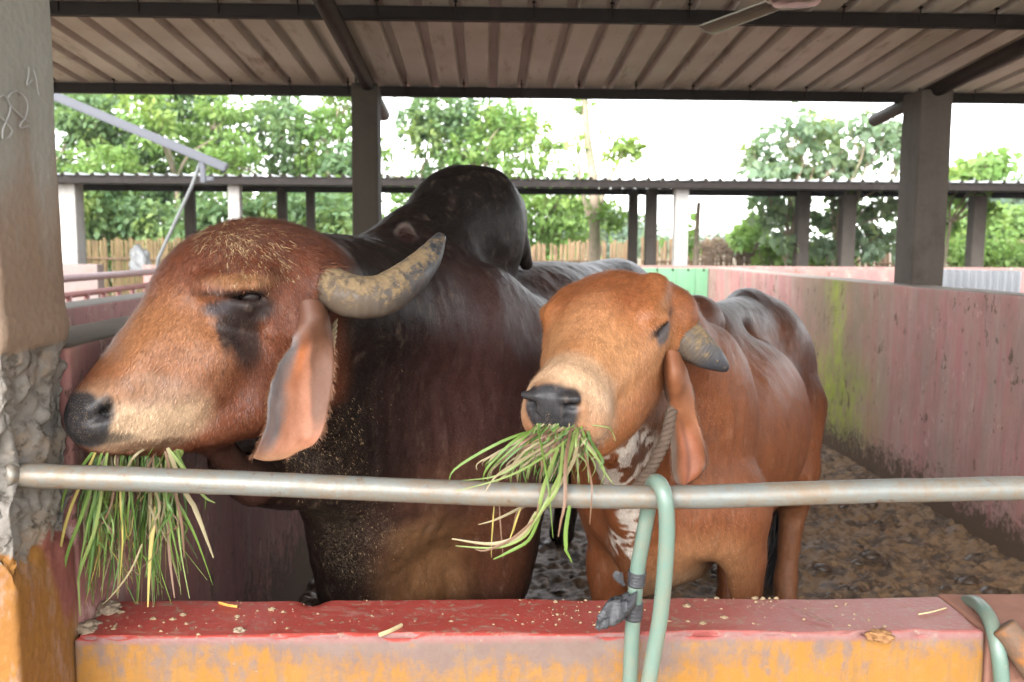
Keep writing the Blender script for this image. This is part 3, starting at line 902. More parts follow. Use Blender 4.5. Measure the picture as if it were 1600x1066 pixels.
for k in range(3):
    a = a0 + k * 2 * math.pi / 3
    d = Vector((math.cos(a), math.sin(a), 0)); s_ = Vector((-d.y, d.x, 0))
    mb = MB(); L_ = .57
    def pt(t, w): return FH + d * (.10 + (L_ - .10) * t) + s_ * (w * (.030 + .012 * t)) + Vector((0, 0, -.02 + w * .012 - .004 * (1 - w * w)))
    for dz in (0, -.0015):
        mb.add([pt(i / 8, -1 + 2 * j / 6) + Vector((0, 0, dz)) for i in range(9) for j in range(7)], [(i * 7 + j, i * 7 + j + 1, i * 7 + j + 8, i * 7 + j + 7) for i in range(8) for j in range(6)])
    b = mb.build('blade', fb.m, fan, True)
    mb = MB()
    for w in (-1, 1): mb.tube([pt(i / 8, w) for i in range(9)], .0035, 6)
    mb.tube([pt(1, -1 + 2 * j / 6) for j in range(7)], .0035, 6)
    mb.build('blade_edge', fe, b, True)

# ------------------------------------------------------------------ far shed
FS = empty('far_shed', (1, 13.5, 0), 'low open shed far behind with a long thin roof edge on slim posts', 'shed')
zF = P(800, 281, 12.7).z
fsm = plain('far_roof_sheet', (.33, .34, .34), .45, .12, 4)
def far_z(y): return zF + (y - 12.7) * .012
def far_sheet():
    mb = MB(); xs = []
    for r_ in range(5): xs += [(r_ * .2 + a, b) for a, b in ((0, 0), (.02, .035), (.05, .035), (.07, 0))]
    xs += [(1.0, 0)]
    for t in (.003, 0):
        mb.add([(x, y, far_z(y) + z + t) for y in (12.5, 15.0) for x, z in xs], [(i, i + 1, len(xs) + i + 1, len(xs) + i) for i in range(len(xs) - 1)])
    return mb.mesh('roof_sheet')
fsh = far_sheet(); fsh.materials.append(fsm)
for k in range(24):
    o = link('roof_sheet', fsh, None, FS); o.location = Vector((-11 + k * 1.0, 0, 0)) - FS.location
for y in (12.56, 14.75):
    bar('beam', (-11, y, far_z(y) - .055), (13, y, far_z(y) - .055), .06, .105, MAT_STEEL, FS)
for (a, b, y, mt) in ((87, 119, 12.7, MAT_CONC_LIT), (288, 303, 14.7, MAT_CONC_SHADE), (357, 375, 12.7, MAT_CONC_LIT), (433, 447, 14.7, MAT_CONC_SHADE), (478, 491, 14.7, MAT_CONC_SHADE),
                      (983, 997, 14.7, MAT_CONC_SHADE), (1010, 1027, 14.6, MAT_CONC), (1055, 1076, 12.7, MAT_CONC_LIT), (1247, 1266, 14.6, MAT_CONC), (1317, 1338, 14.0, MAT_CONC), (1521, 1541, 14.0, MAT_CONC)):  # front posts carry light in their colour, rear posts carry shade
    xa, xb = P(a, 350, y).x, P(b, 350, y).x
    np_box('post', (xa, y, -.12), (xb, y + (xb - xa), far_z(y) - (.02 if y != 14.0 else .10)), .1, mt, FS, r=.01, amp=.004, scale=3, seed=a)
# ------------------------------------------------------------------ the two bulls
def hide_material():
    m = M('hide', 0.5, 0.17)
    at = m.n('Attribute', _attribute_name='Col').outputs['Color']
    ax = m.sep(m.n('Attribute', _attribute_name='Aux').outputs['Color'])
    hair = m.noise(1.0, 4, 0.6, m.mapv((420, 420, 90)))
    big = m.noise(9, 5, 0.6)
    c = m.mix(m.math('MULTIPLY', m.ramp(hair, (0.3, 0.0), (0.75, 1.0)), 0.5), at, m.mix(0.5, at, (0.0, 0.0, 0.0)))
    c = m.mix(m.ramp(big, (0.35, 0.0), (0.7, 0.35)), c, m.mix(0.45, c, (0.6, 0.35, 0.2), 'MULTIPLY'))
    c = m.mix(m.ramp(m.noise(1.0, 6, 0.7, m.mapv((70, 70, 24))), (0.35, 0.55), (0.6, 0.0)), c, m.mix(0.55, c, (0, 0, 0)))
    c = m.mix(m.ramp(m.noise(1.0, 6, 0.75, m.mapv((34, 34, 13), loc=(3, 3, 1))), (0.55, 0.0), (0.75, 0.4)), c, m.mix(0.35, c, (0.5, 0.36, 0.27)))
    # sawdust: pale crumbs in drifts
    fine = m.n('TexVoronoi', Vector=m.co(), Scale=300).outputs['Distance']
    sel = m.math('MULTIPLY_ADD', m.noise(1.0, 5, 0.72, m.mapv((30, 30, 9))), .62, m.math('MULTIPLY', m.noise(70, 4, 0.7), .4))
    crumb = m.math('MULTIPLY', m.ramp(fine, (0.14, 1.0), (0.3, 0.0)), m.ramp(m.math('ADD', sel, m.math('MULTIPLY', ax[0], 0.42)), (0.69, 0.0), (0.75, 1.0)))
    cake = m.ramp(m.math('ADD', m.noise(140, 5, 0.75), m.math('MULTIPLY', ax[0], 0.3)), (0.72, 0.0), (0.86, 1.0))
    dust = m.math('MAXIMUM', crumb, m.math('MULTIPLY', cake, m.ramp(ax[0], (0.45, 0.0), (0.8, 0.9))))
    c = m.mix(dust, c, m.mix(m.noise(120, 2), (0.10, 0.07, 0.04), (0.30, 0.215, 0.125)))
    m.base(c)
    m.rough(m.math('ADD', m.math('SUBTRACT', m.math('MULTIPLY_ADD', hair, 0.22, 0.36), m.math('MULTIPLY', ax[1], 0.27)), m.math('MULTIPLY', dust, 0.4)))
    m.b.inputs['Sheen Weight'].default_value = 0.0
    b1 = m.bump(hair, 0.22, 0.004)
    b2 = m.bump(m.noise(1.0, 6, 0.7, m.mapv((70, 70, 30))), 0.35, 0.005, b1)
    m.bump(dust, 0.5, 0.003, b2)
    return m.m

MAT_HIDE = hide_material()

def horn_material():
    m = M('horn', 0.6, 0.25)
    at = m.n('Attribute', _attribute_name='Col').outputs['Color']
    sp = m.sep(at)
    streak = m.noise(30, 6, 0.7)
    keratin = m.ramp(m.math('ADD', m.math('MULTIPLY', sp[0], 0.75), m.math('MULTIPLY', streak, 0.5)), (0.25, (0.075, 0.05, 0.032)), (0.55, (0.085, 0.066, 0.05)), (0.8, (0.04, 0.042, 0.048)), (1.0, (0.025, 0.026, 0.03)))
    dust = m.ramp(m.math('ADD', m.math('MULTIPLY', sp[1], 0.85), m.math('ADD', m.math('MULTIPLY', m.math('SUBTRACT', m.noise(26, 7, 0.78), .5), 2.6), m.math('MULTIPLY', m.math('SUBTRACT', m.noise(75, 5, 0.75), .5), 1.6))), (0.36, 0.0), (0.62, 1.0))
    m.base(m.mix(dust, keratin, m.mix(m.noise(200, 3), (0.10, 0.066, 0.036), (0.235, 0.17, 0.095))))
    m.rough(m.math('MULTIPLY_ADD', dust, 0.45, 0.42))
    ring = m.n('TexWave', Vector=m.n('CombineXYZ', X=sp[0]).outputs[0], Scale=9, Distortion=1.5, Detail=3)
    b = m.bump(m.math('MULTIPLY', ring.outputs['Fac'], m.math('SUBTRACT', 1.0, sp[0], clamp=True)), 0.3, 0.004)
    b = m.bump(m.noise(120, 5, 0.7), 0.25, 0.003, b)
    m.bump(dust, 0.5, 0.002, b)
    return m.m

def vcol_skin(name, rough=0.5, bump=0.15):
    m = M(name, rough, 0.4)
    at = m.n('Attribute', _attribute_name='Col').outputs['Color']
    m.base(m.mix(m.noise(180, 4, 0.6), at, m.mix(0.35, at, (0, 0, 0))))
    m.b.inputs['Subsurface Weight'].default_value = 0.0
    m.bump(m.noise(160, 4), bump, 0.003)
    return m.m

def eye_material():
    m = M('eyeball', 0.2, 0.15)
    m.base(m.ramp(m.noise(30, 2), (0.3, (0.008, 0.006, 0.006)), (0.7, (0.02, 0.013, 0.012))))
    return m.m

MAT_HORN = horn_material(); MAT_EAR = vcol_skin('ear_skin', 0.6); MAT_EYE = eye_material()

def horn(pts, rads, parent, dust, ntube=28, steps=10):
    """tapering horn along points; Col.r = way to the tip, Col.g = sawdust caked on the upper side"""
    path = spline(pts, steps); n = len(path)
    rr = np.interp(np.linspace(0, 1, n), np.linspace(0, 1, len(rads)), rads)
    rr[-1] = 0.0015
    mb = MB(); mb.tube(path, list(rr), ntube)
    V = np.array(mb.v); 
    nz = fnoise(V, 25, 3, 3) - 0.5
    cen = np.repeat(np.array([list(p) for p in path]), ntube, 0)
    V = V + (V - cen) * (nz[:, None] * 0.22)
    me = bpy.data.meshes.new('horn'); me.from_pydata(V.tolist(), [], mb.f); me.update()
    t = np.repeat(np.linspace(0, 1, n), ntube)
    r_ = np.maximum(np.linalg.norm(V - cen, axis=1), 1e-4)
    upf = (V - cen)[:, 2] / r_
    g = np.clip(dust * (0.40 + 0.62 * upf) * np.interp(t, [0, 0.6, 0.8, 1], [1, 1, 0.75, 0.45]), 0, 1)
    a = me.color_attributes.new('Col', 'FLOAT_COLOR', 'POINT')
    a.data.foreach_set('color', np.stack([t, g, t * 0, t * 0 + 1], 1).astype(np.float32).ravel())
    return link('horn', me, MAT_HORN, parent, True)

def leaf_ear(stations, parent, colf, thick=0.009, nu=26, nv=48):
    """drooping ear: stations (left edge, middle, right edge) from root to tip; a sheet with thickness, cupped by its middle line"""
    L = spline([s_[0] for s_ in stations], 8); Mi = spline([s_[1] for s_ in stations], 8); Rr = spline([s_[2] for s_ in stations], 8)
    n = len(L)
    front = []
    for i in range(n):
        row = []
        for k in range(nu + 1):
            t = k / nu
            row.append(L[i] * ((1 - t) * (1 - 2 * t)) + Mi[i] * (4 * t * (1 - t)) + Rr[i] * (t * (2 * t - 1)))
        front.append(row)
    Fv = np.array([[list(p) for p in r] for r in front])
    du = np.gradient(Fv, axis=1); dv = np.gradient(Fv, axis=0)
    nrm = np.cross(du, dv); nrm /= np.linalg.norm(nrm, axis=2, keepdims=True) + 1e-9
    if nrm[:, :, 1].mean() > 0: nrm = -nrm
    tt = np.linspace(0, 1, nu + 1)[None, :, None]; vv = np.linspace(0, 1, n)[:, None, None]
    th = thick * np.sqrt(np.clip(4 * tt * (1 - tt), 0.02, 1)) * np.interp(vv, [0, 0.3, 1], [2.2, 1.0, 0.5])
    bump = (fnoise(Fv.reshape(-1, 3), 22, 3, 9).reshape(n, nu + 1, 1) - 0.5) * 0.012
    A = Fv + nrm * (th / 2 + bump); Bk = Fv - nrm * (th / 2 - bump)
    w = nu + 1
    V = np.concatenate([A.reshape(-1, 3), Bk.reshape(-1, 3)]); off = n * w
    f = []
    for i in range(n - 1):
        for k in range(nu):
            a = i * w + k
            f.append((a, a + 1, a + w + 1, a + w)); f.append((off + a, off + a + w, off + a + w + 1, off + a + 1))
        for k in (0, nu):
            a = i * w + k
            q = (a, a + w, off + a + w, off + a)
            f.append(q if k == 0 else tuple(reversed(q)))
    for i in (0, n - 1):
        for k in range(nu):
            a = i * w + k
            q = (a, off + a, off + a + 1, a + 1)
            f.append(q if i == 0 else tuple(reversed(q)))
    uu = np.tile(np.linspace(0, 1, w), n); v2 = np.repeat(np.linspace(0, 1, n), w)
    col = np.concatenate([colf(uu, v2, A.reshape(-1, 3), True), colf(uu, v2, Bk.reshape(-1, 3), False)])
    me = np_mesh('ear', V, np.array(f), {'Col': np.concatenate([col, np.ones((len(col), 1))], 1)})
    bm = bmesh.new(); bm.from_mesh(me); bmesh.ops.recalc_face_normals(bm, faces=bm.faces); bm.to_mesh(me); bm.free()
    return link('ear', me, MAT_EAR, parent, True)

def lerp3(a, b, t): 
    t = np.asarray(t)[:, None]
    return np.array(a) * (1 - t) + np.array(b) * t

def eyeball(c, r, parent):
    bm = bmesh.new(); bmesh.ops.create_uvsphere(bm, u_segments=24, v_segments=16, radius=r, matrix=Matrix.Translation(c))
    me = bpy.data.meshes.new('eye'); bm.to_mesh(me); bm.free()
    return link('eye', me, MAT_EYE, parent, True)

def quad_leg(s, pts, k=0.05):
    s.chain(pts, k)

# =================================================== the big dark bull
def big_bull():
    s = Sdf()
    Np = P(112, 652, 1.60); Qp = P(520, 400, 1.87)
    u = (Np - Qp).normalized()
    lat = u.cross(Vector((0, 0, 1))).normalized()
    if lat.y > 0: lat = -lat                      # towards the viewer
    hor = Vector((lat.y, -lat.x, 0)); 
    if hor.x < 0: hor = -hor                      # image right, within the head's middle plane
    up = Vector((0, 0, 1))
    cam_o = Vector((0, 0, 1.45))
    def H(px, py, w=0.0):
        v = cam_rot @ Vector(((px - 800) / FPX, -(py - 533) / FPX, -1.0))
        o = Np + lat * w
        t = (o - cam_o).dot(lat) / v.dot(lat)
        return cam_o + v * t
    def mir(p): return p - lat * (2 * (p - Np).dot(lat))
    px = 1.76 / FPX
    def axes(deg):
        a = R(deg)
        e1 = hor * math.cos(a) + up * math.sin(a); e2 = up * math.cos(a) - hor * math.sin(a)
        return (e1, e2, lat)
    def he(c, r1, r2, rw, deg, w=0.0, k=0.05, op='add', both=True):
        p = H(*c, w)
        s.ell(p, (r1 * px, r2 * px, rw), axes(deg), k, op)
        if w and both: s.ell(mir(p), (r1 * px, r2 * px, rw), axes(deg), k, op)
    def hc(a, ra, b, rb, k=0.03, op='add', both=True):
        A, Bp = H(*a), H(*b)
        s.cone(A, Bp, ra * px, rb * px, k, op)
        if both: s.cone(mir(A), mir(Bp), ra * px, rb * px, k, op)
    # --- body first
    C1 = Vector((-.16, 2.62, .95)); C3 = Vector((.58, 4.05, 1.0))
    ax = (C3 - C1); ax.z = 0; ax.normalize()
    bl = Vector((ax.y, -ax.x, 0))
    BA = (ax, bl, up)
    s.ell(C1, (.42, .33, .42), BA, .1)
    s.ell((C1 + C3) / 2 + Vector((0, 0, -.04)), (.75, .36, .42), BA, .1)
    s.ell(C3 + Vector((0, 0, -.02)), (.40, .29, .38), BA, .1)
    s.cone(C1 + Vector((0.1, .25, .27)), C3 + Vector((0, 0, .24)), .16, .15, .1)
    s.ell(P(770, 620, 2.5), (.24, .13, .36), BA, .1)          # shoulder blade
    s.ell(P(820, 570, 2.72), (.30, .14, .20), BA, .12)
    # neck
    s.cone(P(480, 480, 1.98), P(640, 520, 2.42), .165, .25, .1)
    s.cone(P(450, 600, 1.93), P(610, 690, 2.38), .09, .24, .1)
    s.ell(P(430, 690, 1.98), (.15, .12, .03), (Vector((.75, .6, -.2)).normalized(), up, Vector((.6, -.75, 0)).normalized()), .07)
    s.cone(P(330, 690, 1.72), P(400, 755, 1.84), .028, .03, .06)
    s.cone(P(395, 752, 1.86), P(520, 740, 2.15), .03, .10, .08)
    # brisket
    s.cone(P(580, 760, 2.32), P(570, 900, 2.36), .15, .115, .08)
    s.cone(P(520, 760, 2.25), P(540, 930, 2.36), .075, .06, .08)
    # hump
    s.ell(P(728, 372, 2.72), (.168, .13, .215), (Vector((1, .1, 0)).normalized(), Vector((-.1, 1, 0)).normalized(), up), .06)
    s.ell(P(770, 350, 2.74), (.085, .10, .15), None, .06)
    s.cone(P(610, 430, 2.42), P(705, 350, 2.66), .10, .13, .08)
    s.cone(P(575, 455, 2.3), P(650, 400, 2.5), .10, .11, .08)
    s.cone(P(790, 330, 2.8), P(822, 412, 2.86), .06, .02, .05)
    # legs
    lf = lambda x, y, z: Vector((x, y, z))
    for sgn, k0 in ((-1, 0), (1, 1)):
        b = C1 + ax * 0.0 + bl * (.2 * sgn)
        fx = .03 * sgn
        s.chain([(lf(b.x, b.y, .85), .17), (lf(b.x, b.y, .62), .115), (lf(b.x, b.y - .02, .40), .075), (lf(b.x, b.y, .15), .05), (lf(b.x, b.y - .03, .05), .07)], .06)
        b = C3 + ax * .1 + bl * (.19 if sgn > 0 else -.28)
        s.chain([(lf(b.x, b.y, .85), .2), (lf(b.x - .03, b.y - .08, .62), .12), (lf(b.x + .06, b.y + .12, .46), .07), (lf(b.x + .02, b.y + .06, .15), .045), (lf(b.x, b.y + .02, .05), .065)], .06)
    # right foreleg as it stands: a broad forearm below the shoulder
    s.cone(P(775, 760, 2.45), P(775, 900, 2.45), .13, .095, .07)
    s.ell(P(660, 890, 2.50), (.18, .13, .15), BA, .08)
    s.cone(P(712, 905, 2.36), P(722, 960, 2.36), .022, .03, .05, 'sub')
    # --- head
    he((398, 446), 146, 103, .128, 6)
    he((500, 425), 62, 42, .10, -25)
    he((300, 520), 120, 84, .10, 50)
    he((235, 580), 105, 62, .085, 42)
    he((192, 637), 78, 54, .078, 25)
    he((150, 652), 34, 38, .058, 0, 0, .03)
    he((240, 668), 52, 24, .066, 8, .01, .03)
    he((225, 663), 78, 30, .062, 6, .012, .03)
    he((365, 585), 92, 98, .075, 30, .05)
    he((430, 560), 70, 100, .07, 20, .045)
    hc((400, 625, .065), 52, (300, 665, .04), 26, .04)
    he((265, 690), 40, 18, .045, 5, 0, .03)
    he((250, 560), 60, 26, .03, 42, .07, .05)                      # cheek crest
    hc((345, 560, .115), 20, (250, 640, .075), 14, .06)
    hc((400, 640, .105), 16, (330, 672, .075), 10, .04)
    # brow and heavy lids
    hc((330, 446, .112), 13, (408, 434, .126), 16, .04)
    he((388, 465), 33, 14, .026, -4, .138, .016, 'sub')
    hc((338, 460, .122), 8, (368, 448, .140), 10, .012)
    hc((368, 448, .140), 10, (398, 446, .143), 9, .010)
    hc((398, 446, .143), 8, (421, 463, .130), 5, .010)
    hc((348, 472, .124), 4, (388, 478, .139), 6, .012)
    hc((388, 479, .139), 5, (416, 470, .130), 4, .010)
    hc((352, 490, .118), 7, (410, 496, .126), 7, .03)
    # folds behind the eye, ear root, horn root
    he((462, 505), 34, 60, .05, 15, .09, .05)
    he((497, 440), 36, 36, .05, 0, .09, .04)
    for i in range(4):
        hc((432 + 13 * i, 474, .124), 5, (424 + 12 * i, 520, .128), 6, .014)
        hc((424 + 12 * i, 520, .128), 6, (428 + 9 * i, 570, .112), 4, .014)
    hc((300, 585, .088), 12, (262, 622, .078), 8, .03)
    hc((330, 610, .10), 12, (290, 648, .076), 8, .03)
    hc((225, 640, .070), 8, (280, 650, .070), 9, .025)
    hc((280, 650, .070), 9, (286, 674, .058), 7, .02)
    # nostril and lip line
    he((164, 641), 18, 12, .03, 60, .074, .012, 'sub')
    hc((162, 645, .072), 9, (140, 660, .064), 5, .010, 'sub')
    hc((142, 640, .052), 9, (164, 628, .060), 9, .014)
    hc((164, 628, .060), 9, (176, 640, .062), 5, .012)
    hc((146, 668, .055), 7, (168, 660, .062), 6, .02)
    hc((286, 663, .074), 3, (293, 673, .064), 5, .010, 'sub')
    hc((290, 676, .055), 3, (200, 699, .05), 3, .012, 'sub')
    V, F = s.mesh(.0047)
    V = relax(V, F, 2)
    N = vnormals(V, F)
    # relief: upright folds in the neck skin, soft unevenness everywhere
    cN = np.array(list(P(600, 640, 2.25))); q = V - cN
    mk = np.exp(-((q[:, 0] / .28) ** 2 + (q[:, 1] / .35) ** 2 + (q[:, 2] / .36) ** 2))
    along = q @ np.array([.75, .65, .12])
    fold = np.sin(along * 105 + (fnoise(V, 5, 2, 3) - .5) * 12) * fnoise(V, 7, 2, 8)
    V = V + N * (mk * fold * .0045)[:, None]
    V = V + N * ((fnoise(V, 9, 3, 1) - .5) * .010 + (fnoise(V, 26, 3, 2) - .5) * .0045)[:, None]
    # ---- pigment, with the shoulder sheen painted in
    K = (.008, .006, .0055)
    c = Coat(V, (.045, .020, .014))
    c.blob(C1 + Vector((.05, .0, .1)), (.5, .6, .5), (.048, .022, .018), 1)
    c.blob(P(740, 340, 2.7), (.32, .5, .34), K, 1, .35)
    c.blob(P(560, 480, 2.2), (.30, .36, .22), K, 1, .35)
    c.blob(P(520, 640, 2.1), (.24, .30, .34), (.020, .012, .010), .95, .45)
    c.blob(P(490, 850, 2.3), (.16, .3, .32), (.022, .013, .010), 1, .35)
    c.blob(P(590, 560, 2.2), (.19, .36, .26), K, .85, .5)
    c.blob(P(960, 420, 4.0), (.6, .8, .14), K, 1)
    c.blob(P(760, 620, 2.3), (.22, .4, .30), (.075, .034, .030), .85, .6)  # red brown shoulder, its purplish sheen put into the colour
    c.blob(P(675, 855, 2.4), (.13, .3, .17), (.24, .115, .05), 1, .5)
    c.blob(P(690, 745, 2.3), (.15, .2, .10), (.10, .042, .022), .7, .6)
    c.blob(P(780, 860, 2.3), (.12, .2, .16), (.085, .030, .014), .9, .5)
    for z in (0,):
        m = 1 - sstep(.25, .5, V[:, 2]); c.paint(m, (.02, .012, .01))
    hm = c.mask(H(330, 530), (.36, .19, .27), .12, .15, (hor, lat, up))
    hm = hm * (1 - sstep(P(540, 400, 1.9).x - .03, P(540, 400, 1.9).x + .02, V[:, 0])) * (1 - sstep(1.93, 1.99, V[:, 1]))
    # below the jaw the skin is dark dewlap
    rel = np.array([list(H(290, 692)), list(H(405, 655))])
    tline = (V[:, 0] - rel[0, 0]) / (rel[1, 0] - rel[0, 0])
    zl = rel[0, 2] + (rel[1, 2] - rel[0, 2]) * np.clip(tline, -1, 1.6)
    hm = hm * sstep(-.03, .0, V[:, 2] - zl + c.wob * .01)
    RB = (.140, .044, .021)
    c.paint(hm, RB)
    hb = lambda p, rad, col, a=1, soft=.4, wob=.4, w=.1: c.blob(H(*p, w), tuple(r_ * px for r_ in rad[:1]) + (.14,) + (rad[1] * px,), col, a, soft, wob, (hor, lat, up))
    hb((420, 380), (150, 75), (.115, .036, .018), .9)
    hb((250, 540), (95, 70), (.29, .125, .052), .9, .6)
    hb((290, 580), (80, 50), (.22, .095, .046), .7, .6)
    hb((395, 610), (70, 90), (.105, .033, .016), .8, .6)
    hb((360, 670), (75, 26), (.11, .035, .016), .6, .6)
    hb((205, 655), (98, 52), (.42, .29, .185), 1, .3)
    hb((230, 612), (70, 22), (.20, .10, .07), .6, .5)
    hb((195, 610), (40, 16), (.20, .085, .035), .6, .5)
    hb((130, 660), (38, 42), (.036, .034, .037), 1, .16, .6, .06)
    hb((166, 640), (12, 22), (.030, .028, .030), .9, .3, .3, .07)
    hb((166, 641), (9, 11), (.006, .006, .006), 1, .3, .2, .07)
    c.sawdust(H(128, 650, .05), (.05, .09, .06), .55)
    c.sawdust(H(210, 650, .05), (.09, .09, .06), .35)
    hb((170, 690), (40, 10), (.03, .026, .024), .8, .4)
    hb((240, 697), (60, 7), (.12, .06, .035), .8, .4)
    hb((372, 440), (46, 11), (.25, .12, .055), .8, .4, .4, .13)
    hb((385, 480), (38, 22), (.035, .024, .022), 1, .35, .6, .13)
    hb((345, 483), (20, 12), (.05, .047, .055), .9, .5, .6, .13)
    hb((372, 515), (24, 44), (.020, .013, .012), .97, .35, 1.0, .12)
    hb((388, 545), (16, 36), (.035, .016, .012), .8, .5, 1.0, .12)
    hb((347, 520), (9, 30), (.028, .017, .015), .95, .4, 1.0, .12)
    hb((365, 458), (50, 5), (.02, .014, .012), .8, .5, .3, .13)
    hb((470, 480), (30, 30), (.10, .035, .02), .6, .6)
    hb((510, 470), (25, 60), (.045, .02, .016), .8, .5)
    # the sawdust
    c.sawdust(H(385, 378), (.09, .2, .05), .85)
    c.sawdust(H(400, 405, .1), (.10, .2, .08), .55)
    c.sawdust(H(330, 560), (.3, .3, .3), .27, .4)
    c.sawdust(P(520, 700, 2.1), (.13, .4, .36), .62)
    c.sawdust(P(560, 640, 2.1), (.24, .5, .4), .40)
    c.sawdust(P(560, 820, 2.2), (.15, .3, .24), .66)
    c.sawdust(P(660, 860, 2.3), (.2, .4, .2), .36)
    c.sawdust(P(720, 350, 2.6), (.26, .4, .26), .27, .4)
    c.sawdust(P(700, 620, 2.3), (.3, .5, .4), .22)
    c.gloss = np.maximum(c.mask(H(120, 650, .04), (.06, .2, .06)) * 1.0, c.mask(P(1000, 405, 4.1), (.7, .9, .25)) * .19)
    # wound on the hump: raw skin
    c.blob(P(642, 380, 2.5), (.054, .2, .044), (.11, .085, .075), 1, .12, 1.1)
    c.blob(P(645, 378, 2.5), (.038, .2, .028), (.022, .008, .008), 1, .2, 1.4)
    c.blob(P(708, 318, 2.6), (.012, .2, .022), (.035, .024, .02), .5, .6)
    root = empty('bull', (0.2, 3.2, 0), 'big dark bull with a black hump and red brown head turned left, behind the rail', 'bull')
    body = link('body', np_mesh('bull_body', V, F, c.out()), MAT_HIDE, root, True)
    fx = np.exp(-(((V - np.array(list(H(330, 520)))) / np.array([.30, .26, .26])) ** 2).sum(1)) + .30 * np.exp(-(((V - np.array(list(P(640, 600, 2.2)))) / np.array([.5, .6, .55])) ** 2).sum(1))
    fx = fx * (c.gloss < .2) * (N[:, 1] < .5) * (1 - c.mask(H(385, 470, .13), (.048, .1, .030), .2, 0))
    top = np.exp(-(((V - np.array(list(H(410, 370)))) / np.array([.13, .16, .06])) ** 2).sum(1))
    coat_hair(root, V, N, c.c, c.dust, fx, H(375, 425, .05), 110000, .008, 3)
    coat_hair(root, V, N, c.c * .8 + .02, c.dust, top + 1e-6, H(340, 420, .05), 9000, .016, 4)
    eyeball(H(391, 464, .116), .021, root); eyeball(mir(H(391, 464, .116)), .021, root)
    hp = [H(466, 430, .045), H(505, 445, .105), H(552, 463, .155), H(600, 460, .17), H(642, 432, .15), H(670, 402, .12), H(690, 368, .09)]
    hr = [r_ * px for r_ in (31, 33, 33, 32, 29, 22, 8)]
    horn(hp, hr, root, 1.0)
    collar(hp, hr, .16, 420, root, (.12, .045, .022), 21)
    horn([mir(p) for p in (H(478, 445, .09), H(505, 470, .12), H(530, 500, .12), H(550, 530, .10), H(560, 560, .07), H(560, 590, .05))], [r_ * px for r_ in (28, 28, 26, 22, 15, 4)], root, .8)
    def earcol(uu, vv, p, front):
        nz = fnoise(p, 26, 3, 2)
        if front:
            c_ = lerp3((.40, .18, .11), (.31, .125, .065), nz)
            c_ = c_ * (1 - (sstep(.42, .1, uu) * sstep(.95, .5, vv))[:, None] * .0)
            g = sstep(.36, .16, uu + (nz - .5) * .2) * sstep(.12, .25, vv) * sstep(1.0, .7, vv)
            c_ = lerp3((1, 1, 1), (0, 0, 0), g) * c_ + g[:, None] * np.array((.17, .15, .15))
            o = np.exp(-((uu - .42) / .14) ** 2 - ((vv - .32) / .13) ** 2)
            c_ = c_ * (1 - o[:, None] * .8) + o[:, None] * .8 * np.array((.42, .12, .03))
            t = sstep(.80, .98, vv)
            c_ = c_ * (1 - t[:, None] * .8) + t[:, None] * .8 * np.array((.27, .14, .07))
            vein = np.clip(np.sin(uu * 19 + vv * 5 + nz * 5) - .55, 0, 1)[:, None] * (.5 * sstep(.2, .4, vv) * sstep(.98, .8, vv))[:, None]
            c_ = c_ * (1 - vein) + vein * np.array((.22, .075, .04))
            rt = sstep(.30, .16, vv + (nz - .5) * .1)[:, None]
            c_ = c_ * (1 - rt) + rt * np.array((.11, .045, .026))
            br = sstep(.40, .50, uu - .52 * vv + (nz - .5) * .12) * sstep(.86, .6, vv)
            return c_ * (1 - br[:, None]) + br[:, None] * np.array((.125, .052, .027))
        return lerp3((.16, .06, .028), (.24, .10, .045), nz)
    E = lambda a, b, c_: (H(*a), H(*b), H(*c_))
    st = [E((468, 478, .125), (488, 470, .150), (512, 492, .115)),
          E((466, 505, .13), (490, 505, .165), (518, 515, .13)),
          E((452, 542, .155), (476, 545, .145), (522, 548, .150)),
          E((432, 575, .175), (468, 588, .145), (521, 585, .165)),
          E((420, 620, .185), (464, 635, .150), (514, 630, .175)),
          E((414, 665, .190), (456, 678, .160), (507, 665, .180)),
          E((404, 700, .195), (440, 706, .175), (490, 693, .185)),
          E((396, 716, .195), (422, 720, .188), (450, 715, .188))]
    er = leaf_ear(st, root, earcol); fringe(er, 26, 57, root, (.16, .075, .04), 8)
    g = np.random.default_rng(12); rt = []; dr = []
    for k in range(46):
        t = k / 45
        a = H(352 + 64 * t, 461 - 10 * math.sin(math.pi * t) + 3 * t, .137 + .006 * math.sin(math.pi * t))
        rt.append(a); dr.append(lat * 1.0 + hor * (t - .75) * 1.2 + up * -.35)
    strands('eyelashes', rt, dr, g.uniform(.010, .017, 46), .0007, (.010, .007, .006), root, 4, .3)
    rt = [H(g.uniform(180, 280), g.uniform(640, 690), .074) for _ in range(60)]
    strands('whiskers', rt, [lat + hor * g.normal(0, .5) + up * g.normal(-.4, .4) for _ in rt], g.uniform(.008, .03, 60), .0003, (.22, .15, .09), root, 5, .2)
    leaf_ear([tuple(mir(p) for p in s_) for s_ in st], root, earcol)
    return root, H

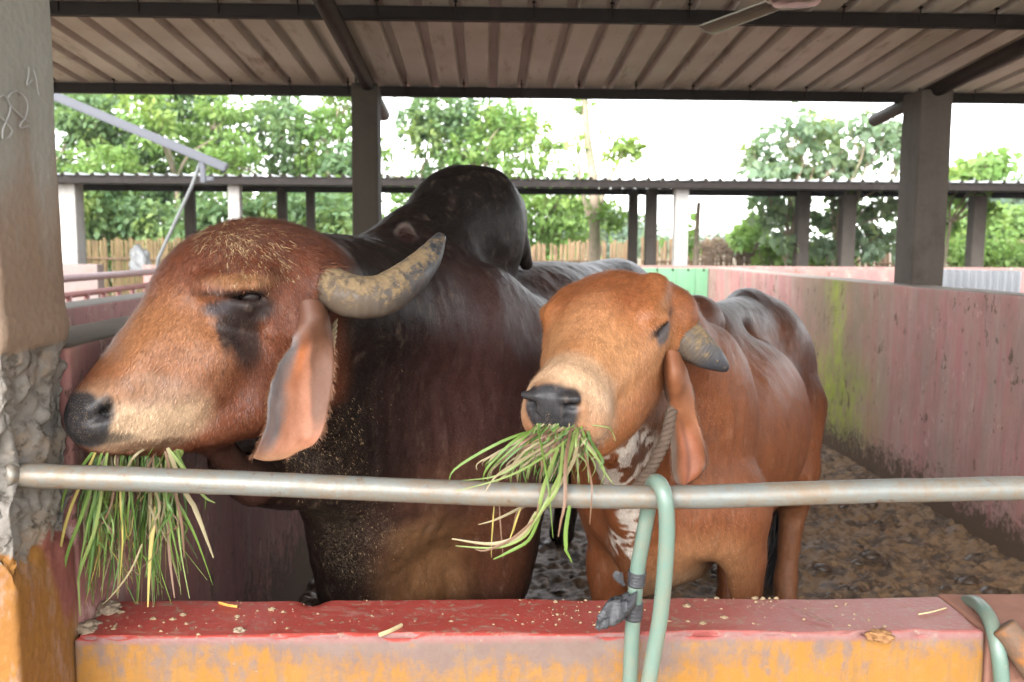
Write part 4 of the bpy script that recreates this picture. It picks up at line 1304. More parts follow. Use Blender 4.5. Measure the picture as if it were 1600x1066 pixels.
# =================================================== the smaller orange brown bull
def small_bull():
    s = Sdf()
    Np = P(858, 622, 1.575); Qp = P(966, 402, 1.90)
    u = (Np - Qp).normalized()
    lat = Vector((-u.y, u.x, 0)).normalized()
    if lat.x < 0: lat = -lat                     # image right = its left side, nearer the viewer
    v = lat.cross(u)
    if v.z < 0: v = -v
    A3 = (u, v, lat)
    L = (Np - Qp).length
    def H(a, b, w=0.0): return Qp + u * a + v * b + lat * w
    def he(a, b, w, r, k=.04, op='add', both=True, rot=0):
        ax = A3
        if rot:
            c_, s_ = math.cos(R(rot)), math.sin(R(rot)); ax = (u * c_ + v * s_, v * c_ - u * s_, lat)
        s.ell(H(a, b, w), r, ax, k, op)
        if w and both: s.ell(H(a, b, -w), r, ax, k, op)
    def hc(p, rp, q, rq, k=.03, op='add', both=True):
        s.cone(H(*p), H(*q), rp, rq, k, op)
        if both: s.cone(H(p[0], p[1], -p[2]), H(q[0], q[1], -q[2]), rp, rq, k, op)
    up = Vector((0, 0, 1))
    C1 = Vector((.45, 2.30, .84)); C3 = Vector((1.09, 3.45, .93))
    ax = C3 - C1; ax.z = 0; ax.normalize()
    bl = Vector((ax.y, -ax.x, 0)); BA = (ax, bl, up)
    s.ell(C1 + Vector((0, .05, .04)), (.30, .20, .26), BA, .08)
    s.ell((C1 + C3) / 2 + Vector((.0, 0, -.03)), (.58, .27, .325), BA, .1)
    s.ell(C3 + Vector((-.03, 0, .02)), (.34, .215, .27), BA, .08)
    s.cone(C1 + Vector((.08, .2, .28)), C3 + Vector((-.02, 0, .25)), .10, .075, .1)
    s.cone(P(1158, 478, 3.35), P(1172, 474, 3.5), .030, .030, .08)            # hip crest
    s.cone(P(1170, 478, 3.4), P(1215, 528, 3.35), .03, .06, .10)
    s.cone(P(1105, 502, 2.75), P(1160, 486, 3.35), .045, .04, .09)
    s.ell(P(1200, 560, 3.5), (.22, .13, .20), BA, .09)
    s.ell(P(1196, 630, 3.42), (.22, .10, .27), BA, .09)                           # thigh
    s.cone(P(1205, 560, 3.62), P(1225, 700, 3.55), .09, .10, .08)
    s.ell(P(1150, 575, 2.98), (.10, .035, .10), BA, .14, 'sub')                    # hollow of the flank
    s.ell(P(1088, 508, 2.5), (.11, .075, .085), BA, .05)                            # hump
    s.ell(P(1148, 832, 2.13), (.085, .055, .15), BA, .045)
    s.ell(P(1176, 785, 2.26), (.06, .035, .06), BA, .04)
    s.cone(P(1160, 880, 2.13), P(1156, 960, 2.13), .052, .044, .04)
    # shoulder
    s.ell(P(1115, 690, 2.18), (.16, .085, .27), BA, .08)
    # neck
    s.cone(P(1010, 520, 2.02), P(1060, 640, 2.3), .125, .19, .08)
    s.cone(P(985, 640, 1.95), P(1030, 760, 2.2), .085, .15, .08)
    s.cone(P(955, 690, 1.84), P(985, 780, 2.02), .05, .05, .06)
    s.cone(P(985, 780, 2.02), P(1010, 900, 2.12), .055, .05, .06)
    s.ell(P(1050, 845, 2.22), (.17, .13, .11), BA, .06)
    s.ell(P(1060, 800, 2.15), (.14, .15, .15), BA, .07)
    for sgn in (-1, 1):
        b = C1 + ax * -.04 + bl * (.178 if sgn > 0 else -.100)
        s.chain([(Vector((b.x, b.y, .80)), .125 if sgn > 0 else .085), (Vector((b.x, b.y, .60)), .085 if sgn > 0 else .062), (Vector((b.x, b.y - .02, .38)), .058), (Vector((b.x, b.y, .14)), .038), (Vector((b.x, b.y - .03, .04)), .052)], .05)
        b = C3 + bl * (.115 * sgn)
        s.chain([(Vector((b.x, b.y, .85)), .125), (Vector((b.x - .03, b.y - .10, .62)), .09), (Vector((b.x + .05, b.y + .10, .44)), .055), (Vector((b.x + .01, b.y + .04, .14)), .036), (Vector((b.x, b.y, .04)), .05)], .05)
    s.ell(P(1112, 925, 2.10), (.30, .030, .085), BA, .05, 'sub')
    s.ell(P(1080, 955, 2.10), (.30, .07, .05), BA, .05, 'sub')
    # --- head
    he(.095, -.098, 0, (.125, .090, .117))
    he(.13, -.066, 0, (.12, .068, .100))
    he(.055, -.090, .085, (.075, .055, .045), both=False)
    he(.155, -.095, .080, (.07, .055, .042))
    hc((.17, -.070, 0), .072, (.36, -.040, 0), .046, .05, both=False)
    he(.27, -.090, .040, (.11, .055, .042), .05)
    he(.21, -.160, .048, (.12, .090, .062))
    he(.30, -.175, .035, (.09, .060, .045))
    hc((.15, -.21, .052), .048, (.36, -.150, .025), .042, .04)
    he(.385, -.062, 0, (.064, .066, .078), .04)
    he(.405, -.085, .036, (.047, .047, .045), .03)
    he(.425, -.028, 0, (.030, .040, .054), .025)
    he(.385, -.140, 0, (.055, .030, .045), .02)
    # brow, lids, cheek crest
    hc((.06, -.030, .092), .026, (.150, -.030, .102), .020, .03, both=False)
    hc((.10, -.050, -.090), .022, (.150, -.036, -.100), .018, .04, both=False)
    he(.142, -.062, .128, (.034, .008, .02), .012, 'sub', True, -12)
    hc((.105, -.050, .114), .010, (.142, -.046, .122), .012, .012)
    hc((.142, -.046, .122), .012, (.172, -.060, .112), .007, .012)
    hc((.118, -.074, .115), .007, (.172, -.074, .110), .007, .014)
    hc((.12, -.092, .108), .008, (.18, -.094, .100), .008, .02)
    hc((.19, -.085, .096), .013, (.31, -.080, .060), .010, .03)
    hc((.06, -.115, .112), .012, (.13, -.12, .105), .010, .02)
    # horn and ear roots
    he(.050, -.110, .125, (.055, .055, .045), .03, both=False)
    he(.080, -.150, -.080, (.04, .05, .035), .05, both=False)
    he(.085, -.155, .112, (.035, .04, .035), .03)
    # nostrils, mouth
    he(.446, -.012, .043, (.017, .010, .016), .010, 'sub', True, 35)
    hc((.455, -.026, .043), .006, (.452, -.036, .028), .004, .008, 'sub')
    hc((.440, .000, .026), .006, (.436, -.002, .052), .006, .014)
    hc((.445, -.112, 0.0), .006, (.41, -.116, .062), .006, .012, 'sub')
    hc((.41, -.116, .062), .006, (.345, -.118, .060), .006, .012, 'sub')
    V, F = s.mesh(.0045)
    V = relax(V, F, 2)
    N = vnormals(V, F)
    cN = np.array(list(P(1040, 660, 2.1))); q = V - cN
    mk = np.exp(-((q[:, 0] / .2) ** 2 + (q[:, 1] / .22) ** 2 + (q[:, 2] / .25) ** 2))
    fold = np.sin((q @ np.array([.8, .55, .1])) * 95 + (fnoise(V, 5, 2, 3) - .5) * 10) * fnoise(V, 7, 2, 8)
    V = V + N * (mk * fold * .0040)[:, None]
    rb = q @ np.array(list(ax))
    mr = np.exp(-(((V - np.array(list(P(1150, 640, 2.9)))) / np.array([.25, .35, .25])) ** 2).sum(1))
    V = V + N * (mr * np.sin(rb * 62) * .0025)[:, None]
    V = V + N * ((fnoise(V, 9, 3, 1) - .5) * .008 + (fnoise(V, 30, 3, 2) - .5) * .0035)[:, None]
    OB = (.30, .115, .042)  # orange brown of the face, raised to carry the frontal light
    c = Coat(V, (.160, .052, .019))
    c.blob(P(1130, 450, 3.1), (.7, .9, .17), (.03, .016, .012), .97, .5)
    c.blob(P(1250, 520, 3.5), (.25, .5, .30), (.06, .024, .014), .9, .5)
    c.blob(P(1275, 620, 3.7), (.16, .25, .5), (.055, .022, .014), .9, .4)
    c.blob(P(1090, 480, 2.5), (.14, .16, .12), (.075, .03, .018), .9, .4)
    c.blob(P(1010, 560, 2.1), (.14, .2, .2), (.135, .042, .018), .7, .5)
    c.blob(P(1060, 860, 2.2), (.14, .3, .12), (.25, .12, .055), .9, .5)
    c.blob(P(1045, 900, 2.15), (.10, .3, .05), (.30, .18, .10), .7, .5)
    c.blob(P(1085, 770, 2.1), (.10, .2, .07), (.18, .06, .022), .7, .5)
    c.blob(P(1230, 880, 3.4), (.12, .3, .30), (.22, .095, .045), .7, .5)
    # head
    hb = lambda a, b, w, rad, col, al=1, soft=.4, wob=.4: c.blob(H(a, b, w), rad, col, al, soft, wob, A3)
    hd = c.mask(H(.2, -.10), (.29, .19, .19), .12, .1, A3)
    c.paint(hd, OB)
    hb(.08, -.0, 0, (.13, .10, .12), (.24, .080, .030), .9)
    hb(.22, -.02, 0, (.07, .06, .05), (.38, .18, .085), .8, .6)  # tan nose bridge and sides, with the frontal highlight painted in
    hb(.29, -.05, .06, (.09, .08, .06), (.42, .215, .10), .8, .6)
    hb(.29, -.05, -.06, (.09, .08, .06), (.42, .215, .10), .8, .6)
    hb(.18, -.105, .11, (.055, .045, .05), (.40, .20, .095), .8, .6)
    hb(.25, -.19, .08, (.10, .05, .06), (.20, .075, .03), .8, .6)
    hb(.385, -.07, 0, (.072, .09, .10), (.50, .35, .23), 1, .3)
    hb(.365, -.02, 0, (.045, .05, .065), (.48, .32, .20), .9, .5)
    hb(.447, -.026, -.003, (.042, .056, .057), (.036, .035, .038), 1, .14, .2)
    hb(.438, .000, .045, (.026, .014, .024), (.03, .028, .03), 1, .3, .2)
    hb(.438, .000, -.045, (.026, .014, .024), (.03, .028, .03), 1, .3, .2)
    hb(.45, -.085, -.012, (.045, .036, .038), (.05, .047, .045), .95, .2, .3)
    hb(.41, -.145, 0, (.06, .028, .05), (.19, .165, .15), .8, .4)
    for sg in (-1, 1):
        hb(.152, -.076, .12 * sg, (.030, .019, .04), (.095, .078, .076), 1, .3, .3)
        hb(.143, -.058, .12 * sg, (.046, .012, .04), (.010, .007, .006), 1, .4, .3)
        hb(.118, -.030, .11 * sg, (.04, .012, .04), (.30, .15, .07), .7, .5, .3)
        hb(.446, -.014, .045 * sg, (.018, .011, .018), (.008, .008, .009), 1, .3)
    hb(.03, -.09, .14, (.07, .08, .05), (.19, .062, .025), .7, .5)
    # grey jaw and piebald throat
    c.blob(P(1000, 680, 1.87), (.055, .12, .10), (.11, .055, .033), .85, .5)
    wm = np.maximum(c.mask(P(962, 722, 1.84), (.090, .2, .078), .2, 1.2), c.mask(P(985, 820, 1.97), (.035, .25, .13), .3, 1.8))
    pat = sstep(.46, .54, vnoise(V * np.array([1, 1, .45]), 42, 4) * .6 + vnoise(V, 75, 6) * .4 + .06)
    c.paint(wm * pat, (.50, .44, .38))
    c.sawdust(H(.45, -.08), (.06, .06, .06), .6)
    c.sawdust(H(.1, 0), (.2, .2, .2), .3)
    c.gloss = np.maximum(c.mask(H(.445, -.04), (.06, .06, .06)), c.mask(P(1150, 500, 3.0), (.6, .8, .3)) * .19)
    root = empty('bull', (.8, 2.9, 0), 'smaller orange brown bull squinting, chewing grass over the rail, white patches on its throat', 'bull')
    link('body', np_mesh('bull_body', V, F, c.out()), MAT_HIDE, root, True)
    fx = np.exp(-(((V - np.array(list(H(.2, -.08)))) / np.array([.22, .24, .22])) ** 2).sum(1)) + .30 * np.exp(-(((V - np.array(list(P(1110, 680, 2.4)))) / np.array([.4, .8, .4])) ** 2).sum(1))
    fx = fx * (c.gloss < .2) * (N[:, 1] < .5) * (1 - c.mask(H(.145, -.066, .12), (.036, .022, .05), .2, 0, A3))
    coat_hair(root, V, N, c.c, c.dust, fx, H(.17, -.0, 0), 100000, .007, 5)
    for sg in (-1, 1):
        eyeball(H(.142, -.062, .099 * sg), .017, root)
    hp = [P(1048, 505, 1.90), P(1066, 522, 1.865), P(1090, 543, 1.845), P(1114, 560, 1.845), P(1136, 577, 1.855)]
    horn(hp, [.044, .043, .037, .027, .008], root, .62)
    collar(hp, [.044, .043, .037, .027, .008], .20, 380, root, (.20, .068, .026), 22)
    horn([H(.05, -.13, -.10), H(.06, -.17, -.115), H(.08, -.21, -.115), H(.11, -.25, -.105)], [.038, .036, .026, .006], root, .25)
    def earcol(uu, vv, p, front):
        nz = fnoise(p, 26, 3, 2)
        c_ = lerp3((.15, .052, .02), (.235, .085, .034), nz)
        if front:
            inn = sstep(.25, .4, uu) * sstep(.95, .8, uu) * sstep(.45, .6, vv)
            c_ = c_ * (1 - inn[:, None]) + inn[:, None] * lerp3((.20, .058, .024), (.30, .105, .05), nz)
            dk = np.exp(-((uu - .55) / .08) ** 2) * sstep(.35, .55, vv) * .7
            c_ = c_ * (1 - dk[:, None]) + dk[:, None] * np.array((.10, .035, .02))
            g = sstep(.28, .08, uu) * sstep(.15, .3, vv)
            c_ = c_ * (1 - g[:, None]) + g[:, None] * np.array((.11, .075, .055))
            ed = np.maximum(sstep(.93, 1.0, uu) * sstep(.5, .7, vv), sstep(.955, 1.0, vv))
            c_ = c_ * (1 - ed[:, None]) + ed[:, None] * np.array((.035, .018, .014))
        return c_
    E = lambda a, b, c_: (P(*a), P(*b), P(*c_))
    st = [E((1034, 560, 1.86), (1048, 548, 1.80), (1066, 560, 1.86)),
          E((1036, 590, 1.85), (1054, 585, 1.78), (1078, 590, 1.86)),
          E((1041, 625, 1.83), (1058, 630, 1.81), (1086, 628, 1.84)),
          E((1046, 665, 1.81), (1064, 668, 1.84), (1091, 665, 1.83)),
          E((1049, 705, 1.80), (1072, 706, 1.84), (1103, 706, 1.82)),
          E((1050, 735, 1.80), (1073, 740, 1.83), (1099, 732, 1.82)),
          E((1056, 757, 1.80), (1068, 760, 1.82), (1080, 756, 1.81))]
    er = leaf_ear(st, root, earcol, .007); fringe(er, 26, 49, root, (.10, .042, .022), 9)
    g = np.random.default_rng(13)
    for sg in (-1, 1):
        rt = []; dr = []
        for k in range(36):
            t = k / 35
            rt.append(H(.110 + .066 * t, -.054 - .006 * t + .006 * math.sin(math.pi * t), (.119 + .006 * math.sin(math.pi * t)) * sg)); dr.append(lat * sg + u * (t - .2) * 1.0 - v * .35)
        strands('eyelashes', rt, dr, g.uniform(.010, .017, 36), .0007, (.010, .007, .006), root, 6, .35)
    rt = [H(g.uniform(.36, .44), g.uniform(-.14, -.07), .07 * g.choice([-1, 1])) for _ in range(50)]
    strands('whiskers', rt, [lat * g.normal(.4, .6) + u * g.normal(.5, .4) - v * .6 for _ in rt], g.uniform(.012, .04, 50), .0003, (.10, .06, .04), root, 7, .2)
    mir = lambda p: p - lat * (2 * (p - Qp).dot(lat))
    leaf_ear([tuple(mir(p) for p in s_) for s_ in st], root, earcol, .007)
    return root, H

def coat_hair(root, V, N, Col, dust, score, whorl, count, ln, seed):
    """short flat strands of the coat, one thin triangle each, coloured as the hide below them"""
    g = np.random.default_rng(seed)
    p = score / score.sum(); idx = g.choice(len(V), count, p=p)
    P0 = V[idx] + g.normal(size=(count, 3)) * .002; n = N[idx]
    flow = P0 - np.array(whorl); flow[:, 2] -= .12
    flow = flow + g.normal(size=flow.shape) * np.linalg.norm(flow, axis=1, keepdims=True) * .22
    flow -= n * (flow * n).sum(1, keepdims=True); flow /= np.linalg.norm(flow, axis=1, keepdims=True) + 1e-9
    L = ln * g.uniform(.5, 1.4, count)[:, None]
    tip = P0 + flow * L + n * L * g.uniform(.02, .22, count)[:, None]
    sd = np.cross(flow, n) * g.uniform(.00045, .0009, count)[:, None]
    Vv = np.stack([P0 - sd, P0 + sd, tip], 1).reshape(-1, 3)
    c_ = np.clip(Col[idx, :3] * g.choice([.62, .88, 1.12, 1.4], count, p=[.25, .35, .28, .12])[:, None], 0, .8)
    dz = (g.uniform(0, 1, count) < np.clip((dust[idx] - .3) * fnoise(P0, 45, 2, 3) * 1.3 - .06, 0, 1))[:, None]
    c_ = np.where(dz, np.array([.36, .255, .14]) * g.uniform(.6, 1.25, count)[:, None], c_)
    c_ = np.concatenate([np.repeat(c_, 3, 0), np.ones((count * 3, 1))], 1)
    me = np_mesh('coat_hair', Vv, np.arange(count * 3).reshape(-1, 3), {'Col': c_})
    o = link('coat_hair', me, MAT_FUR, root); o['kind'] = 'stuff'
    return o
_fm = M('coat_hair', .45, .4); _fm.base(_fm.n('Attribute', _attribute_name='Col').outputs['Color']); MAT_FUR = _fm.m

def strands(name, roots, dirs, lens, wid, col, parent, seed=1, droop=.4):
    g = np.random.default_rng(seed); vs = []; fs = []
    for p, d, L in zip(roots, dirs, lens):
        p = np.array(list(p)); d = np.array(list(d)); d /= np.linalg.norm(d) + 1e-9
        sd = np.cross(d, g.normal(size=3)); sd /= np.linalg.norm(sd) + 1e-9; sd *= wid
        m = p + d * L * .55; e = p + d * L + np.array([0, 0, -droop * L])
        b = len(vs); vs += [p - sd, p + sd, m + sd * .7, m - sd * .7, e]
        fs += [(b, b + 1, b + 2), (b, b + 2, b + 3), (b + 3, b + 2, b + 4)]
    vs = np.array(vs)
    me = np_mesh(name, vs, np.array(fs), {'Col': np.tile([*col, 1], (len(vs), 1))})
    o = link(name, me, MAT_FUR, parent); o['kind'] = 'stuff'
    return o
def collar(pts, rads, t0, n, parent, col, seed, ln=.022):
    """hair of the skin collar growing out over the root of a horn"""
    g = np.random.default_rng(seed); q = spline(pts, 10); rr = np.interp(np.linspace(0, 1, len(q)), np.linspace(0, 1, len(rads)), rads)
    rt = []; dr = []
    for _ in range(n):
        i = int((t0 + g.uniform(-.05, .05)) * (len(q) - 1)); i = max(1, min(i, len(q) - 2))
        t = (q[i + 1] - q[i - 1]).normalized(); a = t.orthogonal().normalized(); b = t.cross(a); th = g.uniform(0, 6.283)
        nrm = a * math.cos(th) + b * math.sin(th)
        rt.append(q[i] + nrm * float(rr[i]) * 1.04); dr.append(t + nrm * g.uniform(.02, .3) + a * g.normal(0, .25) + b * g.normal(0, .25))
    strands('horn_collar', rt, dr, g.uniform(.4, 1.2, n) * ln, .0009, col, parent, seed, .1)
def fringe(ear, nu, n, parent, col, seed, ln=.011):
    """fine hair along both edges and the tip of an ear"""
    g = np.random.default_rng(seed); w = nu + 1
    V = np.array([v.co[:] for v in ear.data.vertices])[:n * w].reshape(n, w, 3)
    rt = []; dr = []
    for side, inn in ((0, 3), (-1, -4)):
        for _ in range(330):
            i = g.integers(3, n); t = g.uniform(0, 1); j = min(i + 1, n - 1)
            p = V[i, side] * (1 - t) + V[j, side] * t
            rt.append(p); dr.append((V[i, side] - V[i, inn]) + (V[j, side] - V[i - 1, side]) * 1.5 + g.normal(size=3) * .004)
    strands('ear_hair', rt, dr, g.uniform(.4, 1.3, len(rt)) * ln, .0005, col, parent, seed, .2)

BIG, HA = big_bull()
SMALL, HB = small_bull()
# ------------------------------------------------------------------ rail, hoses, ropes
ZP = lambda px, py: P(px, py, 1.49)
rail_pts = spline([PX(9, 742, XL - .03), ZP(60, 744), ZP(300, 752), ZP(560, 763), ZP(800, 773), ZP(1000, 777), ZP(1150, 775), ZP(1350, 768), ZP(1600, 763), ZP(1900, 757)], 8)
mb = MB(); mb.tube(rail_pts, .0205, 24)
rail = mb.build('rail', MAT_PIPE, smooth=True)
tag(rail, 'weathered galvanised pipe rail running across in front of both bulls', 'rail')
V = np.array([v.co[:] for v in rail.data.vertices])
V += (fnoise(V, 24, 3, 2) - .5)[:, None] * .0022
rail.data.vertices.foreach_set('co', V.astype(np.float32).ravel())

def hose_mat():
    m = M('green_hose', .38, .45)
    f = m.noise(24, 5, .7)
    c = m.mix(m.noise(5, 4), (.085, .135, .11), (.12, .175, .145))
    c = m.mix(m.ramp(f, (.46, 0.0), (.68, .85)), c, (.14, .145, .11))
    c = m.mix(m.ramp(m.noise(90, 4, .7), (.66, 0.0), (.72, .6)), c, (.25, .19, .12))
    m.base(c); m.rough(m.math('MULTIPLY_ADD', f, .3, .22)); m.bump(m.noise(60, 4), .15, .002)
    return m.m
MAT_HOSE = hose_mat()
hose = empty('hose', P(1000, 1040, 1.5), 'pale green hose looped over the rail in front of the smaller bull', 'hose')
hp = [P(978, 1120, 1.55), P(984, 1066, 1.553), P(988, 985, 1.553), P(995, 900, 1.550), P(1004, 845, 1.545), P(1012, 800, 1.54), P(1016, 770, 1.528),
      P(1022, 754, 1.500), P(1030, 756, 1.468), P(1038, 775, 1.450), P(1042, 815, 1.447), P(1040, 875, 1.452), P(1032, 960, 1.462), P(1020, 1030, 1.47), P(1010, 1090, 1.475)]
path = spline(hp, 10)
mb = MB(); mb.tube(path, [.0138] * len(path), 20); mb.build('hose_pipe', MAT_HOSE, hose, True)
tape = M('dark_tape', .5, .4); tape.base(tape.mix(tape.noise(40, 5, .7), (.018, .019, .022), (.055, .056, .062))); tape.bump(tape.noise(1, 4, .6, tape.mapv((60, 60, 260))), .6, .004)
def near(py):
    return min(range(0, 60), key=lambda i: abs(path[i].z - P(990, py, 1.55).z))
for y0, y1 in ((895, 919), (938, 966)):
    i0, i1 = sorted((near(y0), near(y1)))
    pa, pb = path[i0], path[i1]
    pts = [pa.lerp(pb, t / 14) for t in range(15)]
    rr = [.0152 + .0014 * abs(mnoise.noise((t * 1.7, y0, 0))) + .0006 * (t % 3) for t in range(15)]
    mb = MB(); mb.tube(pts, rr, 18); mb.build('tape_wrap', tape.m, hose, True)
# torn rag of black plastic tied to the hose
def rag():
    rng = random.Random(3)
    mb = MB()
    spine = spline([P(990, 940, 1.528), P(972, 945, 1.526), P(958, 955, 1.52), P(944, 968, 1.524), P(934, 974, 1.53)], 8)
    rads = np.interp(np.linspace(0, 1, len(spine)), [0, .15, .45, .7, 1], [.010, .017, .021, .014, .004])
    mb.tube(spine, list(rads), 26)
    V = np.array(mb.v); V += (fnoise(V, 75, 3, 2) - .5)[:, None] * np.array([.022, .02, .026]) + (fnoise(V, 180, 2, 5) - .5)[:, None] * .012
    me = bpy.data.meshes.new('plastic_rag'); me.from_pydata(V.tolist(), [], mb.f); me.update()
    link('plastic_rag', me, tape.m, hose, True)
    mb = MB()
    for p in ([(966, 935), (958, 950), (946, 962), (936, 966)], [(975, 945), (963, 962), (950, 975), (943, 978)], [(973, 915), (966, 905), (968, 893)], [(962, 950), (968, 962), (974, 968)]):
        q = spline([P(a, b, 1.52 - .004 * i) for i, (a, b) in enumerate(p)], 6)
        vs = []
        for i, c_ in enumerate(q):
            w = .010 * math.sin(math.pi * (i + 1) / (len(q) + 1)) ** .5
            vs += [c_ + Vector((-w, .003 * mnoise.noise(c_ * 120), w * .5)), c_ + Vector((0, -.006, 0)), c_ + Vector((w, .003, -w * .4))]
        mb.add(vs, [(i * 3 + k, i * 3 + k + 1, i * 3 + k + 4, i * 3 + k + 3) for i in range(len(q) - 1) for k in range(2)])
    mb.build('torn_strip', tape.m, hose, True)
rag()
h2 = [P(1496, 985, 1.84), P(1500, 948, 1.80), P(1512, 941, 1.765), P(1528, 944, 1.70), P(1545, 965, 1.63), P(1556, 1000, 1.585), P(1563, 1040, 1.57), P(1567, 1090, 1.57)]
mb = MB(); q = spline(h2, 10); mb.tube(q, .0142, 20)
tag(mb.build('hose', MAT_HOSE, smooth=True), 'pale green hose hanging over the right end of the front wall', 'hose')

# wooden / masonry blocks at the right edge
brm = M('red_block', .75, .25); brm.base(brm.mix(brm.noise(18, 6, .7), (.16, .068, .048), (.25, .13, .095))); brm.bump(brm.noise(60, 5, .7), .4, .004)
wd = M('worn_timber', .7, .3); g_ = wd.noise(1, 6, .7, wd.mapv((12, 90, 90)))
wd.base(wd.mix(wd.ramp(wd.noise(14, 4), (.5, 0.0), (.62, 1.0)), wd.mix(g_, (.07, .038, .025), (.13, .08, .05)), (.19, .075, .02))); wd.bump(g_, .4, .004)
def slab(name, lo, hi, rot, mat, label, cat, seed, extra=None):
    o = np_box(name, lo, hi, .012, mat, r=.008, amp=.004, scale=9, seed=seed)
    return tag(o, label, cat)
b0 = P(1556, 931, 1.80); b1 = P(1690, 990, 1.60)
slab('wall_block', (P(1557, 960, 1.6).x - .012, 1.60, -.12), (1.6, 1.80, P(1600, 992, 1.60).z + .003), 0, brm.m, 'brown topped wall stub at the right edge beyond the hose', 'wall', 3)
mb = MB()
tq = spline([P(1566, 978, 1.585), P(1580, 995, 1.575), P(1598, 1022, 1.565), P(1630, 1070, 1.555)], 6)
mb.tube(tq, [.020, .024, .025, .025] + [.025] * (len(tq) - 4), 14)
tag(mb.build('timber_pole', wd.m, smooth=True), 'short worn timber pole with orange paint leaning by the right hose', 'pole')
bar_o = bar('gate_post', P(1601, 850, 2.05), Vector((P(1601, 850, 2.05).x, 2.05, 0)), .03, .03, MAT_STEEL, None)
tag(bar_o, 'thin dark post at the right edge of the muddy floor', 'post')

# rope round the smaller bull's neck: two strands laid together
rope_m = M('jute_rope', .85, .2); rope_m.base(rope_m.mix(rope_m.noise(50, 5, .7), (.045, .030, .022), (.12, .085, .062))); rope_m.bump(rope_m.noise(140, 4), .5, .003)
def twisted(name, pts, r, turns, mat, label, strands=3, n=14):
    q = spline(pts, n); root = empty(name, q[0], label, 'rope')
    up = None
    frames = []
    for i, p in enumerate(q):
        t = (q[min(i + 1, len(q) - 1)] - q[max(i - 1, 0)]).normalized()
        if up is None: up = t.orthogonal().normalized()
        up = (up - t * up.dot(t)).normalized(); frames.append((up.copy(), t.cross(up)))
    for s_ in range(strands):
        mb = MB()
        pts2 = []
        for i, p in enumerate(q):
            a = 2 * math.pi * (turns * i / (len(q) - 1) + s_ / strands)
            pts2.append(p + frames[i][0] * (math.cos(a) * r) + frames[i][1] * (math.sin(a) * r))
        mb.tube(pts2, r * 1.05, 10); mb.build('strand', mat, root, True)
    return root
twisted('neck_rope', [P(1052, 628, 1.84), P(1046, 660, 1.805), P(1036, 695, 1.79), P(1018, 730, 1.775), P(1000, 756, 1.76), P(978, 778, 1.77)], .0064, 6.5, rope_m.m, 'thick twisted brown rope round the neck of the smaller bull', 3)
rm2 = plain('pale_rope', (.25, .20, .125), .8, .2, 40)
twisted('neck_rope', [P(524, 485, 1.83), P(522, 520, 1.822), P(517, 560, 1.815), P(512, 600, 1.815), P(508, 640, 1.83)], .0032, 9, rm2, 'thin pale rope behind the ear of the big dark bull', 2)

# ------------------------------------------------------------------ grass in the mouths: every blade a piece
def blade_mat(name, a, b):
    m = M(name, .5, .35)
    f = m.noise(1, 4, .6, m.mapv((60, 60, 14)))
    m.base(m.mix(f, a, b)); m.b.inputs['Subsurface Weight'].default_value = 0
    return m.m
GRASS = [blade_mat('grass_green', (.055, .105, .016), (.115, .175, .035)), blade_mat('grass_lime', (.10, .145, .03), (.165, .205, .065)), blade_mat('grass_dark', (.035, .08, .016), (.075, .135, .03)),
         blade_mat('grass_straw', (.16, .128, .066), (.235, .195, .112)), blade_mat('grass_brown', (.085, .045, .03), (.17, .10, .06)), blade_mat('grass_yellow', (.25, .19, .04), (.30, .25, .08))]
krng = random.Random(99)
def blade(parent, pts, w, mat, tw0=0.0, tw1=1.0, name='grass_blade'):
    q = spline(pts, 5); vs = []
    n = len(q)
    if krng.random() < .4:                         # a broken stem: the rest hangs from the kink
        k0 = krng.randint(n // 3, n - 4); dv = Vector((krng.gauss(0, .35), krng.gauss(0, .12), -krng.uniform(.1, .5)))
        st_ = [(q[i + 1] - q[i]) for i in range(n - 1)]
        for i in range(k0, n - 1):
            L_ = st_[i].length; d_ = (st_[i].normalized() + dv).normalized() * L_
            q[i + 1] = q[i] + d_
        for i, p in enumerate(q):
            if p.y > 1.585: p.z = max(p.z, ZTOP + .006)
            p.x = max(p.x, XL + .012)
    for i, p in enumerate(q):
        t = (q[min(i + 1, n - 1)] - q[max(i - 1, 0)]).normalized()
        a = tw0 + (tw1 - tw0) * i / (n - 1)
        sd = (t.cross(Vector((math.sin(a), -math.cos(a), .15)))).normalized()
        nn = sd.cross(t)
        ww = w * min(1, 1.0 - .75 * max(0, (i / (n - 1) - .55) / .45)) * (.75 + .25 * math.sin(min(1, i / 4) * math.pi / 2))
        vs += [p - sd * ww, p + nn * ww * .35, p + sd * ww]
    fs = [(i * 3 + k, i * 3 + k + 1, i * 3 + k + 4, i * 3 + k + 3) for i in range(n - 1) for k in (0, 1)]
    me = bpy.data.meshes.new(name); me.from_pydata([tuple(v) for v in vs], [], fs); me.update()
    return link(name, me, mat, parent, True)
def pick(rng, wts): return GRASS[rng.choices(range(6), wts)[0]]

